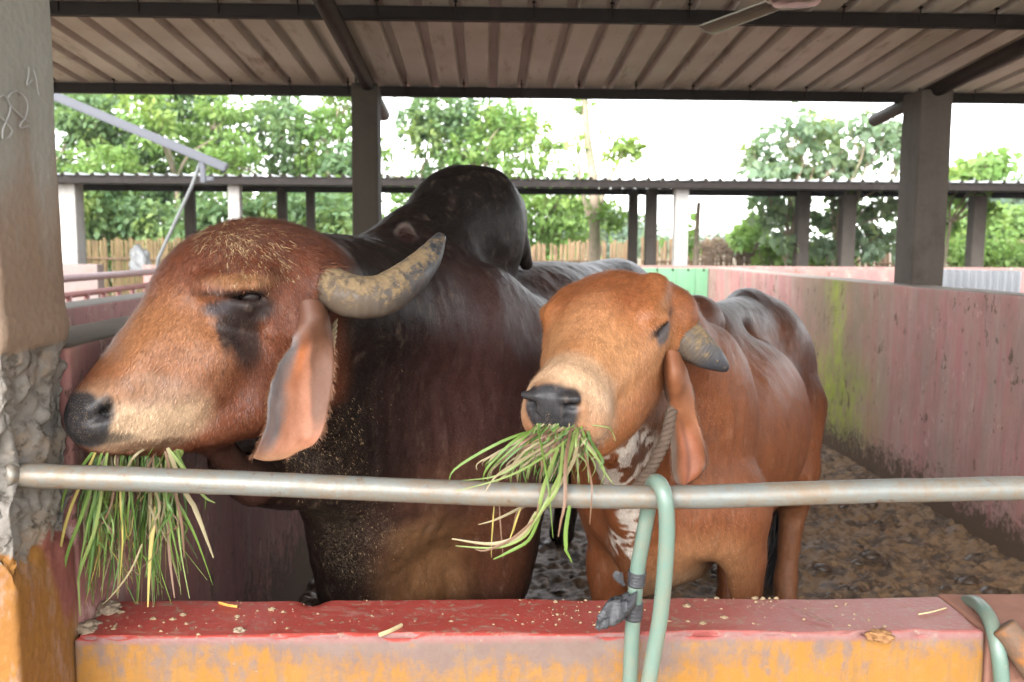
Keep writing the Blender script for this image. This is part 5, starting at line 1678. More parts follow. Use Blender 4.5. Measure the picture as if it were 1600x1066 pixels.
rng = random.Random(11)
g1 = empty('grass_bundle', P(215, 800, 1.66), 'long green grass hanging from the mouth of the big bull down to the wall', 'grass bundle')
for i in range(210):
    t = rng.random(); sx = 150 + 130 * t + rng.uniform(-6, 6)
    d0 = 1.625 + .06 * t + rng.uniform(-.02, .03)
    spread = (sx - 215) * rng.uniform(-.25, .25) + rng.gauss(0, 16) - (1 - t) * rng.uniform(0, 46)
    ln = rng.uniform(130, 262) if rng.random() < .8 else rng.uniform(60, 130)
    if sx > 255: ln = min(ln, 240)
    y0 = 690 + rng.uniform(-6, 6)
    dd = d0 + rng.uniform(-.03, .02)
    pts = [P(sx, y0, d0), P(sx + spread * .25 + rng.uniform(-5, 5), y0 + ln * .3, dd), P(sx + spread * .65 + rng.uniform(-8, 8), y0 + ln * .65, dd - .005), P(sx + spread + rng.uniform(-14, 14), y0 + ln, dd + rng.uniform(-.02, .02))]
    for p in pts:                                   # stay behind the rail, above the wall top, off the side wall
        p.y = max(p.y, 1.535)
        if p.y > 1.585: p.z = max(p.z, ZTOP + .006)
        p.x = max(p.x, XL + .012)
    blade(g1, pts, rng.uniform(.0013, .0030) * (1.5 if rng.random() < .15 else 1), pick(rng, (34, 14, 26, 8, 13, 5)), rng.uniform(-.6, .6), rng.uniform(-1.2, 1.2))
for i in range(90):                               # crushed and bent stems tangled below the lips
    sx = rng.uniform(146, 280); y = rng.uniform(690, 800); d0 = rng.uniform(1.60, 1.68)
    pts = [P(sx, y, d0)]
    for k in range(3):
        sx += rng.gauss(-3, 15); y += rng.uniform(14, 46); pts.append(P(sx, y, d0 + rng.uniform(-.03, .02)))
    for p in pts:
        p.y = max(p.y, 1.54); p.x = max(p.x, XL + .012)
        if p.y > 1.585: p.z = max(p.z, ZTOP + .006)
    blade(g1, pts, rng.uniform(.0009, .0024), pick(rng, (14, 8, 30, 14, 30, 4)), rng.uniform(-1, 1), rng.uniform(-2, 2))
for pts, w, k in (([(150, 705), (112, 790), (96, 850), (92, 905)], .0026, 5), ([(160, 705), (130, 800), (104, 870), (98, 935)], .003, 0), ([(168, 705), (150, 820), (126, 890), (112, 960)], .003, 1),
                  ([(262, 700), (290, 770), (322, 815), (354, 860)], .0042, 3), ([(258, 705), (274, 770), (284, 820), (288, 872)], .003, 4), ([(262, 700), (296, 745), (318, 775), (336, 786)], .003, 1),
                  ([(150, 700), (120, 740), (102, 768), (96, 800)], .003, 0), ([(222, 850), (205, 890), (180, 925), (160, 945)], .0016, 3)):
    blade(g1, [P(a, b, 1.585 + .004 * i) for i, (a, b) in enumerate(pts)], w, GRASS[k], 0, .6)
leafp = [P(262, 696, 1.66), P(274, 700, 1.645), P(281, 712, 1.645), P(276, 728, 1.66)]
blade(g1, leafp, .011, GRASS[1], 0, .5)

g2 = empty('grass_bundle', P(860, 760, 1.5), 'mixed green and dry grass from the mouth of the smaller bull, draped across the rail', 'grass bundle')
dr = [  # hand laid blades, in front of or behind the rail
 ([(905, 668, 1.57), (870, 700, 1.52), (800, 742, 1.455), (712, 768, 1.44)], .0035, 1), ([(900, 668, 1.57), (840, 705, 1.52), (780, 740, 1.46), (757, 770, 1.45)], .004, 3),
 ([(880, 668, 1.57), (820, 705, 1.53), (770, 735, 1.52), (709, 741, 1.51)], .0038, 3), ([(890, 668, 1.57), (825, 715, 1.53), (775, 744, 1.52), (709, 752, 1.51)], .0034, 1),
 ([(900, 670, 1.57), (888, 715, 1.50), (856, 780, 1.445), (832, 820, 1.45)], .006, 1), ([(905, 670, 1.57), (896, 720, 1.50), (866, 770, 1.445), (838, 815, 1.45)], .0055, 3),
 ([(838, 800, 1.448), (815, 835, 1.46), (770, 850, 1.47), (706, 842, 1.48)], .006, 3), ([(842, 800, 1.45), (820, 838, 1.46), (775, 856, 1.47), (712, 853, 1.48)], .004, 1),
 ([(846, 800, 1.45), (825, 845, 1.46), (790, 862, 1.47), (770, 868, 1.48)], .0045, 0), ([(835, 812, 1.45), (800, 842, 1.46), (760, 860, 1.47), (742, 858, 1.48)], .0035, 4),
 ([(840, 668, 1.57), (850, 720, 1.48), (858, 770, 1.445), (864, 840, 1.45)], .003, 0), ([(893, 668, 1.57), (884, 720, 1.48), (882, 790, 1.445), (868, 838, 1.45)], .0055, 4),
 ([(890, 790, 1.45), (884, 830, 1.452), (884, 860, 1.455), (880, 880, 1.46)], .006, 0), ([(870, 668, 1.57), (862, 730, 1.49), (842, 775, 1.445), (830, 805, 1.45)], .0042, 4),
 ([(905, 668, 1.57), (912, 700, 1.55), (925, 760, 1.455), (930, 820, 1.46)], .0035, 4), ([(908, 666, 1.57), (915, 690, 1.55), (918, 720, 1.54), (920, 755, 1.53)], .004, 0),
 ([(905, 668, 1.57), (900, 690, 1.53), (905, 720, 1.53), (915, 760, 1.53)], .0036, 1), ([(918, 676, 1.58), (935, 720, 1.56), (948, 745, 1.55), (958, 760, 1.54)], .0032, 1),
 ([(836, 670, 1.57), (828, 700, 1.55), (815, 725, 1.53), (806, 742, 1.53)], .0028, 0), ([(918, 664, 1.58), (950, 668, 1.58), (958, 678, 1.6), (962, 690, 1.6)], .0018, 1),
 ([(838, 778, 1.53), (810, 795, 1.54), (775, 812, 1.545), (747, 820, 1.55)], .004, 3), ([(840, 782, 1.53), (815, 795, 1.54), (800, 806, 1.545), (786, 822, 1.55)], .003, 4),
 ([(772, 790, 1.545), (770, 820, 1.545), (768, 850, 1.55), (768, 872, 1.55)], .0022, 5), ([(780, 790, 1.545), (782, 820, 1.545), (784, 850, 1.55), (784, 875, 1.55)], .0022, 4),
 ([(815, 790, 1.54), (806, 815, 1.54), (800, 835, 1.55), (798, 845, 1.55)], .003, 5),
 ([(880, 690, 1.53), (872, 760, 1.445), (846, 800, 1.445), (826, 835, 1.46)], .0048, 1), ([(872, 700, 1.52), (850, 760, 1.45), (842, 795, 1.445), (832, 812, 1.45)], .006, 1)]
for pts, w, k in dr: blade(g2, [P(*p) for p in pts], w * .58, GRASS[k], rng.uniform(-.3, .3), rng.uniform(-.8, .8))
for i in range(95):
    sx = rng.uniform(838, 918); ang = rng.gauss(0, 1)
    ex = sx - 40 + rng.gauss(0, 1) * 34 - (918 - sx) * .35; ey = rng.uniform(715, 765)
    d0 = 1.575
    pts = [P(sx, 664 + rng.uniform(-3, 6), d0 + rng.uniform(0, .03)), P(sx * .6 + ex * .4 + rng.uniform(-6, 6), 690, 1.545 + rng.uniform(-.01, .03)), P(ex + 6, (ey + 690) / 2 + 8, 1.53 + rng.uniform(0, .03)), P(ex, ey, 1.525 + rng.uniform(0, .03))]
    blade(g2, pts, rng.uniform(.0012, .0028), pick(rng, (22, 20, 12, 18, 24, 4)), rng.uniform(-.6, .6), rng.uniform(-1.2, 1.2))

for i in range(70):                               # crushed wad at the lips
    sx = rng.uniform(848, 922); y = rng.uniform(666, 690); d0 = rng.uniform(1.54, 1.585)
    pts = [P(sx, y, d0)]
    for k in range(3):
        sx += rng.gauss(-9, 12); y += rng.uniform(8, 26); pts.append(P(sx, y, d0 + rng.uniform(-.03, .015)))
    blade(g2, pts, rng.uniform(.0009, .0022), pick(rng, (14, 10, 22, 18, 30, 4)), rng.uniform(-1, 1), rng.uniform(-2, 2))

# ------------------------------------------------------------------ crumbs, straw, stones on the wall top
rng = random.Random(5); mb = MB()
xa, xb = P(110, 985, 1.62).x, fw_end - .02
cl = [(rng.uniform(xa, xb), rng.uniform(1.615, 1.765)) for _ in range(9)]
def crumb(x, y, r):
    n = 6; o = rng.uniform(0, 6); vs = []
    for lv, (h, f_) in enumerate(((0, 1.0), (.5, .85))):
        for k in range(n):
            a = 2 * math.pi * k / n + o; q = r * f_ * rng.uniform(.65, 1.3)
            vs.append((x + q * math.cos(a) * 1.25, y + q * math.sin(a), ZTOP - .001 + r * h * .9))
    vs.append((x, y, ZTOP + r * .75))
    mb.add(vs, [(k, (k + 1) % n, n + (k + 1) % n, n + k) for k in range(n)] + [(n + k, n + (k + 1) % n, 2 * n) for k in range(n)])
for i in range(330):
    if rng.random() < .45: c_ = rng.choice(cl); x, y = rng.gauss(c_[0], .035), min(1.768, max(1.606, rng.gauss(c_[1], .018)))
    else: x, y = rng.uniform(xa, xb), rng.uniform(1.607, 1.768)
    crumb(min(x, xb), y, min(.006, .0008 + rng.expovariate(900)))
for (px_, py_, r) in ((1073, 948, .008), (1044, 972, .006), (1075, 972, .005), (1098, 975, .007), (1132, 966, .007), (1378, 985, .006), (868, 940, .004), (425, 952, .006), (270, 968, .006), (240, 967, .006), (1180, 935, .006)):
    p = P(px_, py_, 1.7); s_ = (1.45 - ZTOP) / (1.45 - p.z); crumb(p.x * s_, p.y * s_, r)
cm = M('feed_crumbs', .8, .2); cm.base(cm.mix(cm.noise(90, 4), (.16, .11, .06), (.28, .215, .135)))
tag(mb.build('feed_crumbs', cm.m, smooth=False), 'crumbs of feed scattered on the red wall top', 'crumbs', kind='stuff')
def on_top(px_, py_, h=.003):
    p = P(px_, py_, 1.7); s_ = (1.45 - ZTOP - h) / (1.45 - p.z); return Vector((p.x * s_, p.y * s_, ZTOP + h))
stm = plain('straw', (.40, .32, .18), .6, .2, 60)
stb = plain('dry_stick', (.13, .08, .06), .7, .2, 60)
for (a, b, w, mt, lab) in (((593, 992), (627, 977), .0042, stm, 'short cut straw lying on the wall edge below the dark bull'), ((343, 942), (371, 948), .0028, plain('orange_straw', (.55, .26, .06), .6, .2, 60), 'orange bit of straw on the red wall top near the grass'),
                    ((1235, 948), (1300, 973), .0013, stb, 'thin dark stick lying on the red wall top'), ((1070, 936), (1090, 953), .0009, stb, 'hair thin twig on the wall top right of the hose'), ((1435, 960), (1478, 950), .0016, stm, 'pale wisp of straw near the right end of the wall top')):
    q = spline([on_top(*a), on_top((a[0] + b[0]) / 2, (a[1] + b[1]) / 2 + 1, .0045), on_top(*b)], 4)
    mb = MB(); mb.tube(q, w, 6); tag(mb.build('straw_piece', mt), lab, 'straw')
# clod and gravel in the corner of pillar and wall
rng = random.Random(8)
corner = M('dry_dung', .85, .2); corner.base(corner.mix(corner.noise(60, 6, .7), (.13, .095, .065), (.36, .28, .20))); corner.bump(corner.noise(120, 5, .7), .6, .004)
for i, (px_, py_, r, lab) in enumerate(((96, 955, .022, 'dry lump of dung in the corner of pillar and wall'), (93, 984, .014, 'small crusty lump at the front corner of the wall top'), (112, 975, .012, 'crumbly bit of dung under the hanging grass'), (374, 985, .010, 'flat crumbly patch on the front edge of the wall'), (1373, 993, .017, 'orange brown lump stuck to the front edge of the wall'))):
    p = on_top(px_, py_, 0); p.x = max(p.x, XL + r * .8)
    bm = bmesh.new(); bmesh.ops.create_icosphere(bm, subdivisions=4, radius=r, matrix=Matrix.Translation(p))
    for v in bm.verts:
        d = v.co - p; v.co = p + Vector((d.x * 1.25, d.y, d.z * .55)) * (1 + .9 * (mnoise.fractal(v.co * 55, .8, 2.1, 4)))
    me = bpy.data.meshes.new('lump'); bm.to_mesh(me); bm.free()
    tag(link('lump', me, corner.m if i < 4 else plain('orange_crust', (.22, .11, .045), .8, .3, 60), None, True), lab, 'lump')

# ------------------------------------------------------------------ tail of the smaller bull
tm = M('tail_hair', .5, .4); tm.base((.012, .009, .008))
mb = MB(); rng = random.Random(2)
tl = spline([P(1205, 540, 3.72), P(1215, 600, 3.84), P(1225, 690, 3.82), P(1222, 780, 3.75)], 6)
mb.tube(tl, list(np.linspace(.03, .016, len(tl))), 10)
for i in range(260):
    a = rng.uniform(0, 6.28); r = rng.uniform(0, .022)
    p0 = P(1222 + rng.uniform(-8, 8), 775 + rng.uniform(-10, 40), 3.74) + Vector((r * math.cos(a), r * math.sin(a), 0))
    e = P(1198 + rng.gauss(0, 15), 908 + rng.uniform(-30, 22), 3.7) + Vector((0, rng.gauss(0, .03), 0))
    m_ = p0.lerp(e, .5) + Vector((rng.gauss(.02, .02), rng.gauss(0, .02), 0))
    mb.tube(spline([p0, m_, e], 4), [.0042] * 5 + [.003, .0025, .002, .001], 4, False)
mb.build('tail', tm.m, SMALL, True)

# ------------------------------------------------------------------ things beyond the pen
rp = plain('pink_paint_pipe', (.16, .112, .112), .45, .2, 8)
rpd = plain('red_paint_pipe', (.15, .062, .055), .5, .25, 8)
rl = empty('railing', (-3.7, 8.5, 0), 'pink and red pipe railing of the next pen, left of the big bull', 'railing')
mb = MB(); mb.tube([(-3.72, 6.4, 1.145), (-3.68, 11.5, 1.15)], .035, 12); mb.build('rail', rp, rl, True)
mb = MB(); mb.tube([(-3.72, 6.4, .985), (-3.68, 11.5, 1.02)], .028, 12); mb.build('rail', rpd, rl, True)
mb = MB(); mb.tube([(-3.72, 6.4, .55), (-3.68, 11.5, .55)], .025, 10); mb.build('rail', rpd, rl, True)
bl = MB(); bl.tube([(0, 0, .3), (0, 0, 1.0)], .026, 10); blm = bl.mesh('baluster'); blm.materials.append(rpd)
for p in blm.polygons: p.use_smooth = True
for k in range(13):
    o = link('baluster', blm, None, rl); o.location = Vector((-3.70, 6.6 + k * .36, 0)) - rl.location

st = empty('roof_arm', P(250, 200, 9.0), 'sloping grey steel arm propped on a thin strut at upper left', 'metal arm')
gs = plain('galvanised_grey', (.055, .058, .07), .5, .12, 10, .4, .05, .3)
bar('arm_beam', P(85, 150, 9.0), P(355, 263, 9.0), .09, .085, gs, st)
mb = MB(); mb.tube([P(314, 250, 9.0), P(300, 290, 8.98), P(247, 405, 8.95), P(244, 440, 8.95)], .017, 10); mb.build('strut', plain('strut_grey', (.10, .105, .105), .5, .1, 10), st, True)
bar('bracket', P(316, 252, 9.0), P(318, 286, 9.0), .05, .05, gs, st)
bar('bracket', P(316, 281, 9.02), P(333, 279, 9.02), .05, .04, gs, st)

# stone-grey sack on the ground behind the railing
sk = M('grey_sack', .8, .2); sk.base(sk.mix(sk.noise(22, 6, .75), (.10, .105, .105), (.52, .53, .54))); sk.bump(sk.noise(30, 5), .6, .02)
bm = bmesh.new(); pc = P(220, 408, 14.0)
bmesh.ops.create_icosphere(bm, subdivisions=4, radius=.17, matrix=Matrix.Translation(pc))
for v in bm.verts:
    d = v.co - pc; v.co = pc + Vector((d.x * .9, d.y * .8, d.z * 1.25)) * (1 + .5 * mnoise.fractal(v.co * 6, .8, 2.1, 4))
me = bpy.data.meshes.new('sack'); bm.to_mesh(me); bm.free()
tag(link('sack', me, sk.m, None, True), 'crumpled pale grey sack hung behind the railing at left', 'sack')
tag(bar('sack_stand', (pc.x, pc.y + .1, -.1), (pc.x, pc.y + .1, pc.z + .1), .05, .05, MAT_STEEL, None), 'dark stake holding up the pale grey sack', 'stake')

# ------------------------------------------------------------------ bamboo fence panels
def bamboo_mat(name, a, b, dk):
    m = M(name, .75, .25)
    s_ = m.noise(1, 5, .7, m.mapv((26, 26, 1.1)))
    c = m.mix(s_, a, b); c = m.mix(m.ramp(m.noise(1, 6, .75, m.mapv((9, 9, 2.4))), (.48, 0.0), (.66, .8)), c, dk)
    m.base(c); m.bump(s_, .4, .01); return m.m
BM = [bamboo_mat('bamboo_gold', (.13, .088, .042), (.20, .145, .07), (.06, .04, .022)), bamboo_mat('bamboo_brown', (.20, .13, .075), (.30, .21, .12), (.08, .05, .035)), bamboo_mat('bamboo_dark', (.10, .065, .04), (.19, .12, .075), (.04, .03, .022))]
fence = empty('bamboo_fence', (0, 17.5, 0), 'old bamboo slat fence behind the far shed', 'fence')
rng = random.Random(21)
fx = -13.0; pi = 0
while fx < 13.5:
    w = rng.uniform(1.3, 2.2); d = 17.6 + rng.uniform(-.1, .15)
    gap = -.42 * (1 if 1.9 < fx + w < 2.0 else 0)
    k = 0 if fx < -5 else rng.choices((0, 1, 2), (4, 5, 2))[0]
    zt_ = 1.50 + rng.uniform(-.06, .12)
    mb = MB(); x = fx
    while x < fx + w - .03:
        sw = rng.uniform(.035, .065); h = zt_ + rng.uniform(-.05, .04); dd = rng.uniform(-.015, .015); ln = rng.uniform(-.02, .02)
        if rng.random() > .04:
            c_ = [(x, d + dd, -.1), (x + sw * .5, d + dd - .014, -.1), (x + sw, d + dd, -.1)]
            mb.add(c_ + [(a + ln, b, h) for a, b, _ in c_], [(0, 1, 4, 3), (1, 2, 5, 4)])
        x += sw + .004
    pn = mb.build('slat_panel', BM[k], fence); pn['kind'] = 'stuff'
    for z in (.45, 1.18):
        bar('fence_rail', (fx, d - .03, z), (fx + w, d - .03, z + rng.uniform(-.02, .02)), .03, .035, BM[2], fence)
    bar('fence_post', (fx + w + .02, d + .02, -.1), (fx + w + .02, d + .02, zt_ + rng.uniform(0, .25)), .06, .06, BM[2], fence)
    fx += w + .05; pi += 1
# ------------------------------------------------------------------ trees: trunk, limbs and a crown of single leaves
def leaf_mat(name, a, b, tr=.5):
    m = M(name, .45, .35)
    at = m.n('Attribute', _attribute_name='Tint').outputs['Color']
    v = m.sep(at)
    c = m.mix(v[0], a, b); c = m.mix(m.math('MULTIPLY', v[1], .6), c, (.30, .34, .06))
    m.base(c)
    tl = m.n('BsdfTranslucent'); m.set(tl.inputs['Color'], m.mix(.35, c, (.30, .45, .06)))
    mx = m.n('MixShader', Fac=tr); m.t.links.new(m.b.outputs[0], mx.inputs[1]); m.t.links.new(tl.outputs[0], mx.inputs[2])
    out = [n for n in m.t.nodes if n.type == 'OUTPUT_MATERIAL'][0]
    m.t.links.new(mx.outputs[0], out.inputs['Surface'])
    return m.m
LF = {'broad': leaf_mat('leaf_broad', (.09, .165, .08), (.20, .30, .13)), 'heart': leaf_mat('leaf_heart', (.13, .20, .13), (.25, .32, .20)),
      'light': leaf_mat('leaf_light', (.12, .23, .06), (.25, .37, .11)), 'far': leaf_mat('leaf_far', (.11, .18, .13), (.19, .27, .19))}  # leaf colours made paler in place of thicker haze
bark = M('bark', .85, .2); bk = bark.noise(1, 6, .7, bark.mapv((18, 18, 3)))
bark.base(bark.mix(bark.ramp(bark.noise(3, 5, .7), (.45, 0.0), (.65, .8)), bark.mix(bk, (.16, .12, .085), (.34, .28, .21)), (.10, .115, .06))); bark.bump(bk, .5, .02)

def leaf_cloud(name, clumps, count, size, kind, parent, seed, droop=.5, heart=False):
    """clumps: (centre, radii). Leaves are thrown into the clumps, denser to their outer shell; each leaf is folded along its midrib"""
    g = np.random.default_rng(seed)
    wts = np.array([max(r[0] * r[1], r[0] * r[2]) for _, r in clumps]); wts = wts / wts.sum()
    pick_ = g.choice(len(clumps), count, p=wts)
    cen = np.array([list(c_) for c_, _ in clumps])[pick_]; rad = np.array([list(r) for _, r in clumps])[pick_]
    d = g.normal(size=(count, 3)); d /= np.linalg.norm(d, axis=1, keepdims=True)
    rr = g.uniform(.15, 1, count) ** .5
    pos = cen + d * rad * rr[:, None]
    # twigs: leaves gather in small sprays
    spray = cen + (np.round((pos - cen) / .42 + g.uniform(-.2, .2, pos.shape)) * .42)
    pos = pos * .45 + spray * .55 + g.normal(size=pos.shape) * .07
    ax = d * .6 + g.normal(size=d.shape) * .6; ax[:, 2] -= droop; ax /= np.linalg.norm(ax, axis=1, keepdims=True)
    up = g.normal(size=d.shape) * .55 + np.array([0, -.25, 1.0]); sd = np.cross(ax, up); sd /= np.linalg.norm(sd, axis=1, keepdims=True) + 1e-9
    nn = np.cross(sd, ax)
    L = size * g.uniform(.6, 1.25, count)[:, None]
    w = L * (.46 if heart else .30)
    a0 = pos; a1 = pos + ax * L * (.30 if heart else .45); a2 = pos + ax * L
    fold = nn * w * .35
    V = np.stack([a0, a1 + sd * w + fold, a2, a1 - sd * w + fold], 1).reshape(-1, 3)
    i = np.arange(count)[:, None] * 4
    F = np.concatenate([i + [[0, 1, 2]], i + [[0, 2, 3]]])
    tint = np.clip(fnoise(pos, .9, 2, seed) * 1.2 - .3 + g.uniform(-.2, .35, count) , 0, 1); yel = np.clip((fnoise(pos, 1.6, 2, seed + 9) - .55) * 3 + g.uniform(-.2, .2, count), 0, 1)
    col = np.repeat(np.stack([tint, yel, tint * 0, tint * 0 + 1], 1), 4, 0)
    o = link(name, np_mesh(name, V, F, {'Tint': col}), LF[kind], parent)
    o.data.polygons.foreach_set('use_smooth', np.zeros(len(F), bool))
    return o

def limb(mb, a, b, r0, r1, rng, bend=.12):
    a, b = Vector(a), Vector(b); L = (b - a).length
    m1 = a.lerp(b, .35) + Vector((rng.uniform(-1, 1), rng.uniform(-1, 1), rng.uniform(-.3, .6))) * L * bend
    m2 = a.lerp(b, .7) + Vector((rng.uniform(-1, 1), rng.uniform(-1, 1), rng.uniform(-.3, .6))) * L * bend
    q = spline([a, m1, m2, b], 4); mb.tube(q, list(np.linspace(r0, r1, len(q))), 8)

def tree(x, y, h, crown, count, size, kind, label, seed, r0=.10, group=None, heart=False, lean=0.0, trunk_h=None, name='tree', droop=.5):
    rng = random.Random(seed)
    root = empty(name, (x, y, 0), label, 'tree', group)
    mb = MB(); th = trunk_h or h * .45
    top = Vector((x + lean, y, th))
    limb(mb, (x, y, -.15), top, r0, r0 * .62, rng, .03)
    clumps = []
    for (cx, cy, cz, rx, ry, rz) in crown:
        c_ = Vector((x + cx, y + cy, cz)); clumps.append((c_, (rx, ry, rz)))
        limb(mb, top if cz > th else (x, y, cz * .6), c_, r0 * .5, r0 * .12, rng)
        for _ in range(4):
            e = c_ + Vector((rng.uniform(-rx, rx), rng.uniform(-ry, ry), rng.uniform(-rz, rz))) * .75
            limb(mb, c_.lerp(top, .25), e, r0 * .2, r0 * .05, rng)
    mb.build('trunk', bark.m, root, True)
    leaf_cloud('crown', clumps, count, size, kind, root, seed, droop, heart)
    return root

def crown_for(rng, n, wx, z0, z1, dy=1.0, r=(.5, .95)):
    out = []
    for k in range(n):
        cz = z0 + (z1 - z0) * (k + .5) / n
        sp = wx * (1 - abs((cz - z0) / (z1 - z0) - .42) * .75)
        rr = rng.uniform(*r)
        out.append((rng.uniform(-sp, sp), rng.uniform(-dy, dy), cz + rng.uniform(-.2, .2), rr, rr * .85, rr * .62))
    return out

G_ = 'broad leaved trees behind the far shed at left'
rng = random.Random(4)
specs = [  # px of trunk, depth, height, half width, crown foot and top, leaves, kind
 (60, 21, 5.2, 2.3, .8, 5.4, 8200, 'broad', 'dense broad leaved tree at the far left beside the near pillar'),
 (190, 22, 5.4, 2.4, .7, 5.6, 9500, 'broad', 'dense green tree behind the sloping grey arm'),
 (278, 20.5, 5.2, 1.7, 1.0, 5.0, 5200, 'light', 'pale trunked light green tree beside the thin strut'),
 (420, 23, 5.2, 2.2, .8, 4.9, 7600, 'broad', 'leafy tree above the head of the big bull'),
 (520, 21.5, 5.4, 1.6, .8, 5.3, 5600, 'light', 'light green tree close to the left of the middle pillar'),
 (660, 22, 5.2, 2.2, .8, 4.9, 7200, 'broad', 'leafy tree right of the middle pillar, above the black hump'),
 (740, 21, 4.6, 1.7, .9, 4.5, 5200, 'light', 'light green tree with hanging leaves behind the black hump'),
 (840, 20.5, 3.2, 1.2, .9, 3.0, 3800, 'light', 'low leafy tree right of the black hump')]
for i, (px_, d, h, wx, z0, z1, cnt, kd, lab) in enumerate(specs):
    x = XZ(px_, d)
    tree(x, d, h, crown_for(rng, 11, wx, z0, z1), int(cnt * 1.35),   .18 if kd == 'broad' else .165, kd, lab, 100 + i, .085, G_, trunk_h=h * .55)
# undergrowth along the bamboo fence
ug = []
for k in range(30):
    x = XZ(70 + 17 * k, 19.0); ug.append((Vector((x, 19.0 + rng.uniform(-.4, .6), rng.uniform(.9, 2.3))), (.7, .5, .55)))
o = leaf_cloud('undergrowth', ug, 11000, .19, 'broad', None, 55); tag(o, 'mass of undergrowth behind the bamboo fence at left', 'undergrowth', kind='stuff')

# slender forked tree in the open gap
t = empty('tree', (XZ(928, 15.5), 15.5, 0), 'slender bare forked trunk standing in the open gap of sky', 'tree')
mb = MB(); y = 15.5
q = spline([P(928, 440, y), P(929, 340, y), P(926, 275, y), P(918, 220, y), P(914, 165, y), P(912, 120, y)], 6); mb.tube(q, list(np.linspace(.105, .05, len(q))), 10)
q = spline([P(928, 360, y), P(915, 320, y + .1), P(906, 280, y + .1), P(904, 220, y + .2)], 6); mb.tube(q, list(np.linspace(.05, .018, len(q))), 8)
q = spline([P(930, 370, y), P(938, 320, y - .1), P(950, 285, y - .1), P(966, 255, y - .1), P(974, 232, y - .1)], 6); mb.tube(q, list(np.linspace(.05, .014, len(q))), 8)
q = spline([P(974, 240, y - .1), P(985, 238, y), P(996, 242, y)], 4); mb.tube(q, .01, 6)
q = spline([P(915, 200, y), P(906, 180, y), P(898, 172, y)], 4); mb.tube(q, .012, 6)
mb.build('trunk', bark.m, t, True)
leaf_cloud('crown', [(P(972, 228, 15.4), (.30, .25, .16)), (P(958, 240, 15.4), (.16, .2, .1)), (P(992, 234, 15.4), (.18, .2, .14)), (P(908, 168, 15.5), (.18, .2, .10)), (P(945, 330, 15.4), (.35, .3, .18)), (P(962, 345, 15.4), (.2, .2, .12)), (P(900, 222, 15.5), (.14, .14, .06))], 380, .17, 'light', t, 77, .2)

G2 = 'heart leaved trees on the right'
rng = random.Random(14)
def fork(px_, d, lab, seed, crown, cnt, size=.17, kd='heart', r0=.055, th=1.6):
    x = XZ(px_, d)
    return tree(x, d, 3, [(XZ(a, d) - x, rng.uniform(-.5, .5), P(800, b, d).z, ra * d / FPX, .4, rb * d / FPX) for a, b, ra, rb in crown], cnt, size, kd, lab, seed, r0, G2, True, trunk_h=th, droop=.7)
fork(1232, 15.2, 'tall heart leaved tree in the open right of the sky gap', 201, [(1225, 195, 38, 24), (1262, 215, 40, 30), (1205, 245, 38, 26), (1250, 262, 48, 26), (1185, 268, 26, 18), (1295, 240, 34, 34), (1215, 310, 40, 26), (1250, 330, 36, 30), (1195, 335, 26, 24), (1285, 190, 26, 18), (1225, 375, 24, 22), (1180, 225, 22, 14)], 1300)
fork(1305, 14.8, 'heart leaved tree with a dark nest beside the right pillar', 202, [(1330, 195, 36, 22), (1360, 215, 34, 26), (1340, 250, 38, 24), (1390, 200, 30, 26), (1400, 240, 26, 24), (1320, 340, 34, 26), (1360, 320, 40, 30), (1395, 310, 24, 34), (1370, 360, 40, 24), (1310, 300, 22, 20), (1345, 385, 40, 20), (1290, 380, 30, 24), (1402, 370, 16, 30)], 1250)
fork(1482, 14.6, 'young heart leaved tree right of the right pillar', 203, [(1505, 255, 26, 16), (1530, 250, 18, 14), (1520, 270, 32, 10), (1500, 300, 20, 16), (1525, 320, 18, 12), (1500, 340, 18, 14), (1540, 238, 14, 10), (1495, 270, 16, 16)], 520, .165, 'light', .04, 1.9)
fork(1232, 16.4, 'low leafy bush growing at the bamboo fence', 204, [(1240, 395, 40, 16), (1215, 385, 24, 14), (1275, 395, 30, 16), (1180, 352, 18, 10), (1160, 368, 18, 10)], 900, .2, 'light', .03, .9)
tree(XZ(1070, 16), 16, 2, [(0, 0, 1.75, .25, .2, .22), (.1, 0, 1.5, .15, .2, .12)], 40, .2, 'light', 'lone leafy shoot right behind the white post', 205, .02, heart=True, trunk_h=1.3)
# bare stake
mb = MB(); q = spline([P(1086, 425, 15), P(1089, 360, 15), P(1092, 316, 15)], 4); mb.tube(q, list(np.linspace(.05, .035, len(q))), 8)
tag(mb.build('stake', bark.m, smooth=True), 'bare wooden stake right of the white far post', 'stake')
# dead creeper on the fence
mb = MB(); rng = random.Random(31)
for k in range(150):
    px_ = rng.uniform(1085, 1200); a = P(px_, rng.uniform(378, 405), 17.3)
    mb.tube(spline([a, a + Vector((rng.uniform(-.3, .3), rng.uniform(-.1, .1), rng.uniform(-.1, .2))), a + Vector((rng.uniform(-.5, .5), 0, rng.uniform(-.3, .25)))], 3), .008, 4, False)
tag(mb.build('dead_creeper', plain('dry_vine', (.14, .10, .075), .8, .3, 5)), 'tangle of dead creeper on the bamboo fence', 'creeper', kind='stuff')
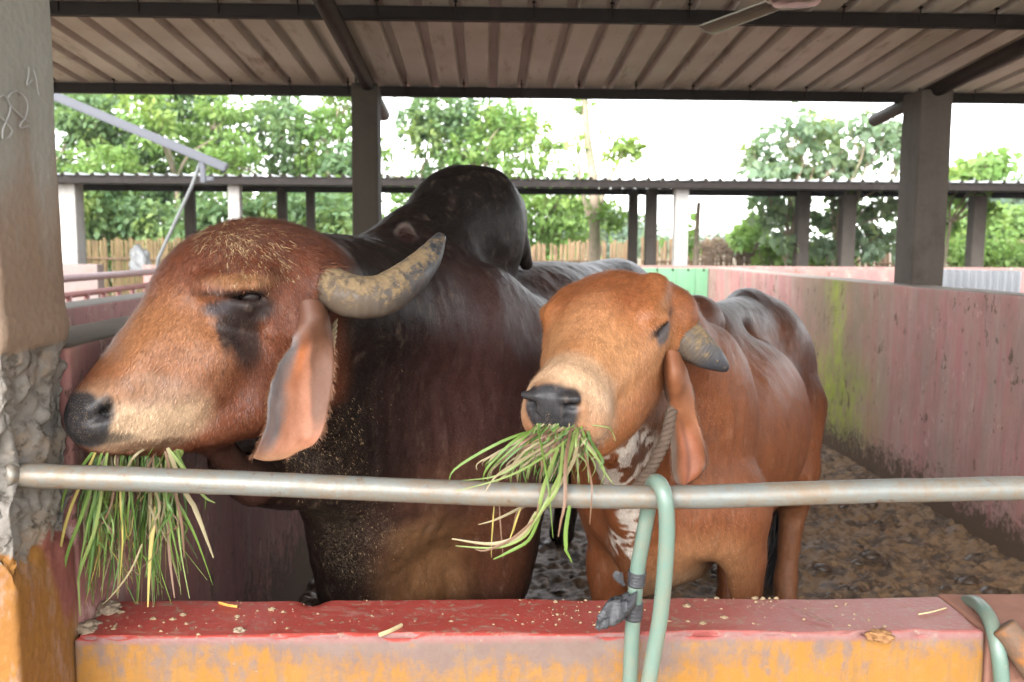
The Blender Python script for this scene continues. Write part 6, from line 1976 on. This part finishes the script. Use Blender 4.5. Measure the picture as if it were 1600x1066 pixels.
# vines over the right end of the fence
o = leaf_cloud('vines', [(P(1490 + 22 * k, 388, 17.0), (.34, .2, .26)) for k in range(9)] + [(P(1500 + 18 * k, 402, 16.8), (.25, .2, .2)) for k in range(7)], 2600, .13, 'light', None, 66)
tag(o, 'green vines covering the right end of the bamboo fence', 'vines', kind='stuff')
# lighter bushes and far woods
def wood(name, label, items, cnt, size, kind, seed):
    o = leaf_cloud(name, items, cnt, size, kind, None, seed); return tag(o, label, 'trees', kind='stuff')
wood('far_bushes', 'pale green bushes beyond the fence at right', [(P(1520 + 25 * k, 362 + (k % 2) * 8, 32), (1.3, 1.0, .9)) for k in range(5)], 3600, .30, 'light', 71)
wood('far_wood', 'bluish far wood at the right edge', [(P(1490 + 20 * k, 352 - 5 * (k % 3) - 3 * k, 70), (3.4, 2.5, 2.6)) for k in range(10)], 9000, .62, 'far', 72)
wood('far_wood', 'distant wood seen behind the slender forked tree', [(P(878 + 14 * k, 372 - (18 if k in (2, 3, 4) else 4), 75), (2.3, 2, 1.9)) for k in range(9)], 5200, .6, 'far', 73)
wood('far_hedge', 'thin far hedge along the horizon in the gap', [(P(990 + 18 * k, 385 - (k % 3) * 3, 60), (1.3, 1, .6)) for k in range(12)], 2200, .4, 'far', 74)
# far low house roof at the right edge
hb_ = empty('house', P(1590, 380, 28), 'far low house with brown roof at the right edge behind vines', 'house')
p = P(1578, 376, 28)
mb = MB(); mb.box((p.x, 28, -.1), (p.x + 4, 31, p.z - .12)); mb.build('wall', plain('house_wall', (.42, .33, .26), .8), hb_)
mb = MB(); mb.box((p.x - .25, 27.8, p.z - .10), (p.x + 4.3, 31.2, p.z + .02)); mb.build('roof', plain('house_roof', (.22, .15, .11), .8), hb_)

# ------------------------------------------------------------------ damp monsoon air
mb = MB(); mb.box((-165, -30, -1.2), (165, 405, 9.5))
hz = bpy.data.materials.new('haze'); hz.use_nodes = True; hz.node_tree.nodes.clear()
vo = hz.node_tree.nodes.new('ShaderNodeOutputMaterial'); pv = hz.node_tree.nodes.new('ShaderNodeVolumePrincipled')
pv.inputs['Color'].default_value = (.93, .96, 1.0, 1); pv.inputs['Density'].default_value = .0005
hz.node_tree.links.new(pv.outputs[0], vo.inputs['Volume'])
tag(mb.build('haze', hz), kind='stuff')
S.cycles.volume_bounces = 0
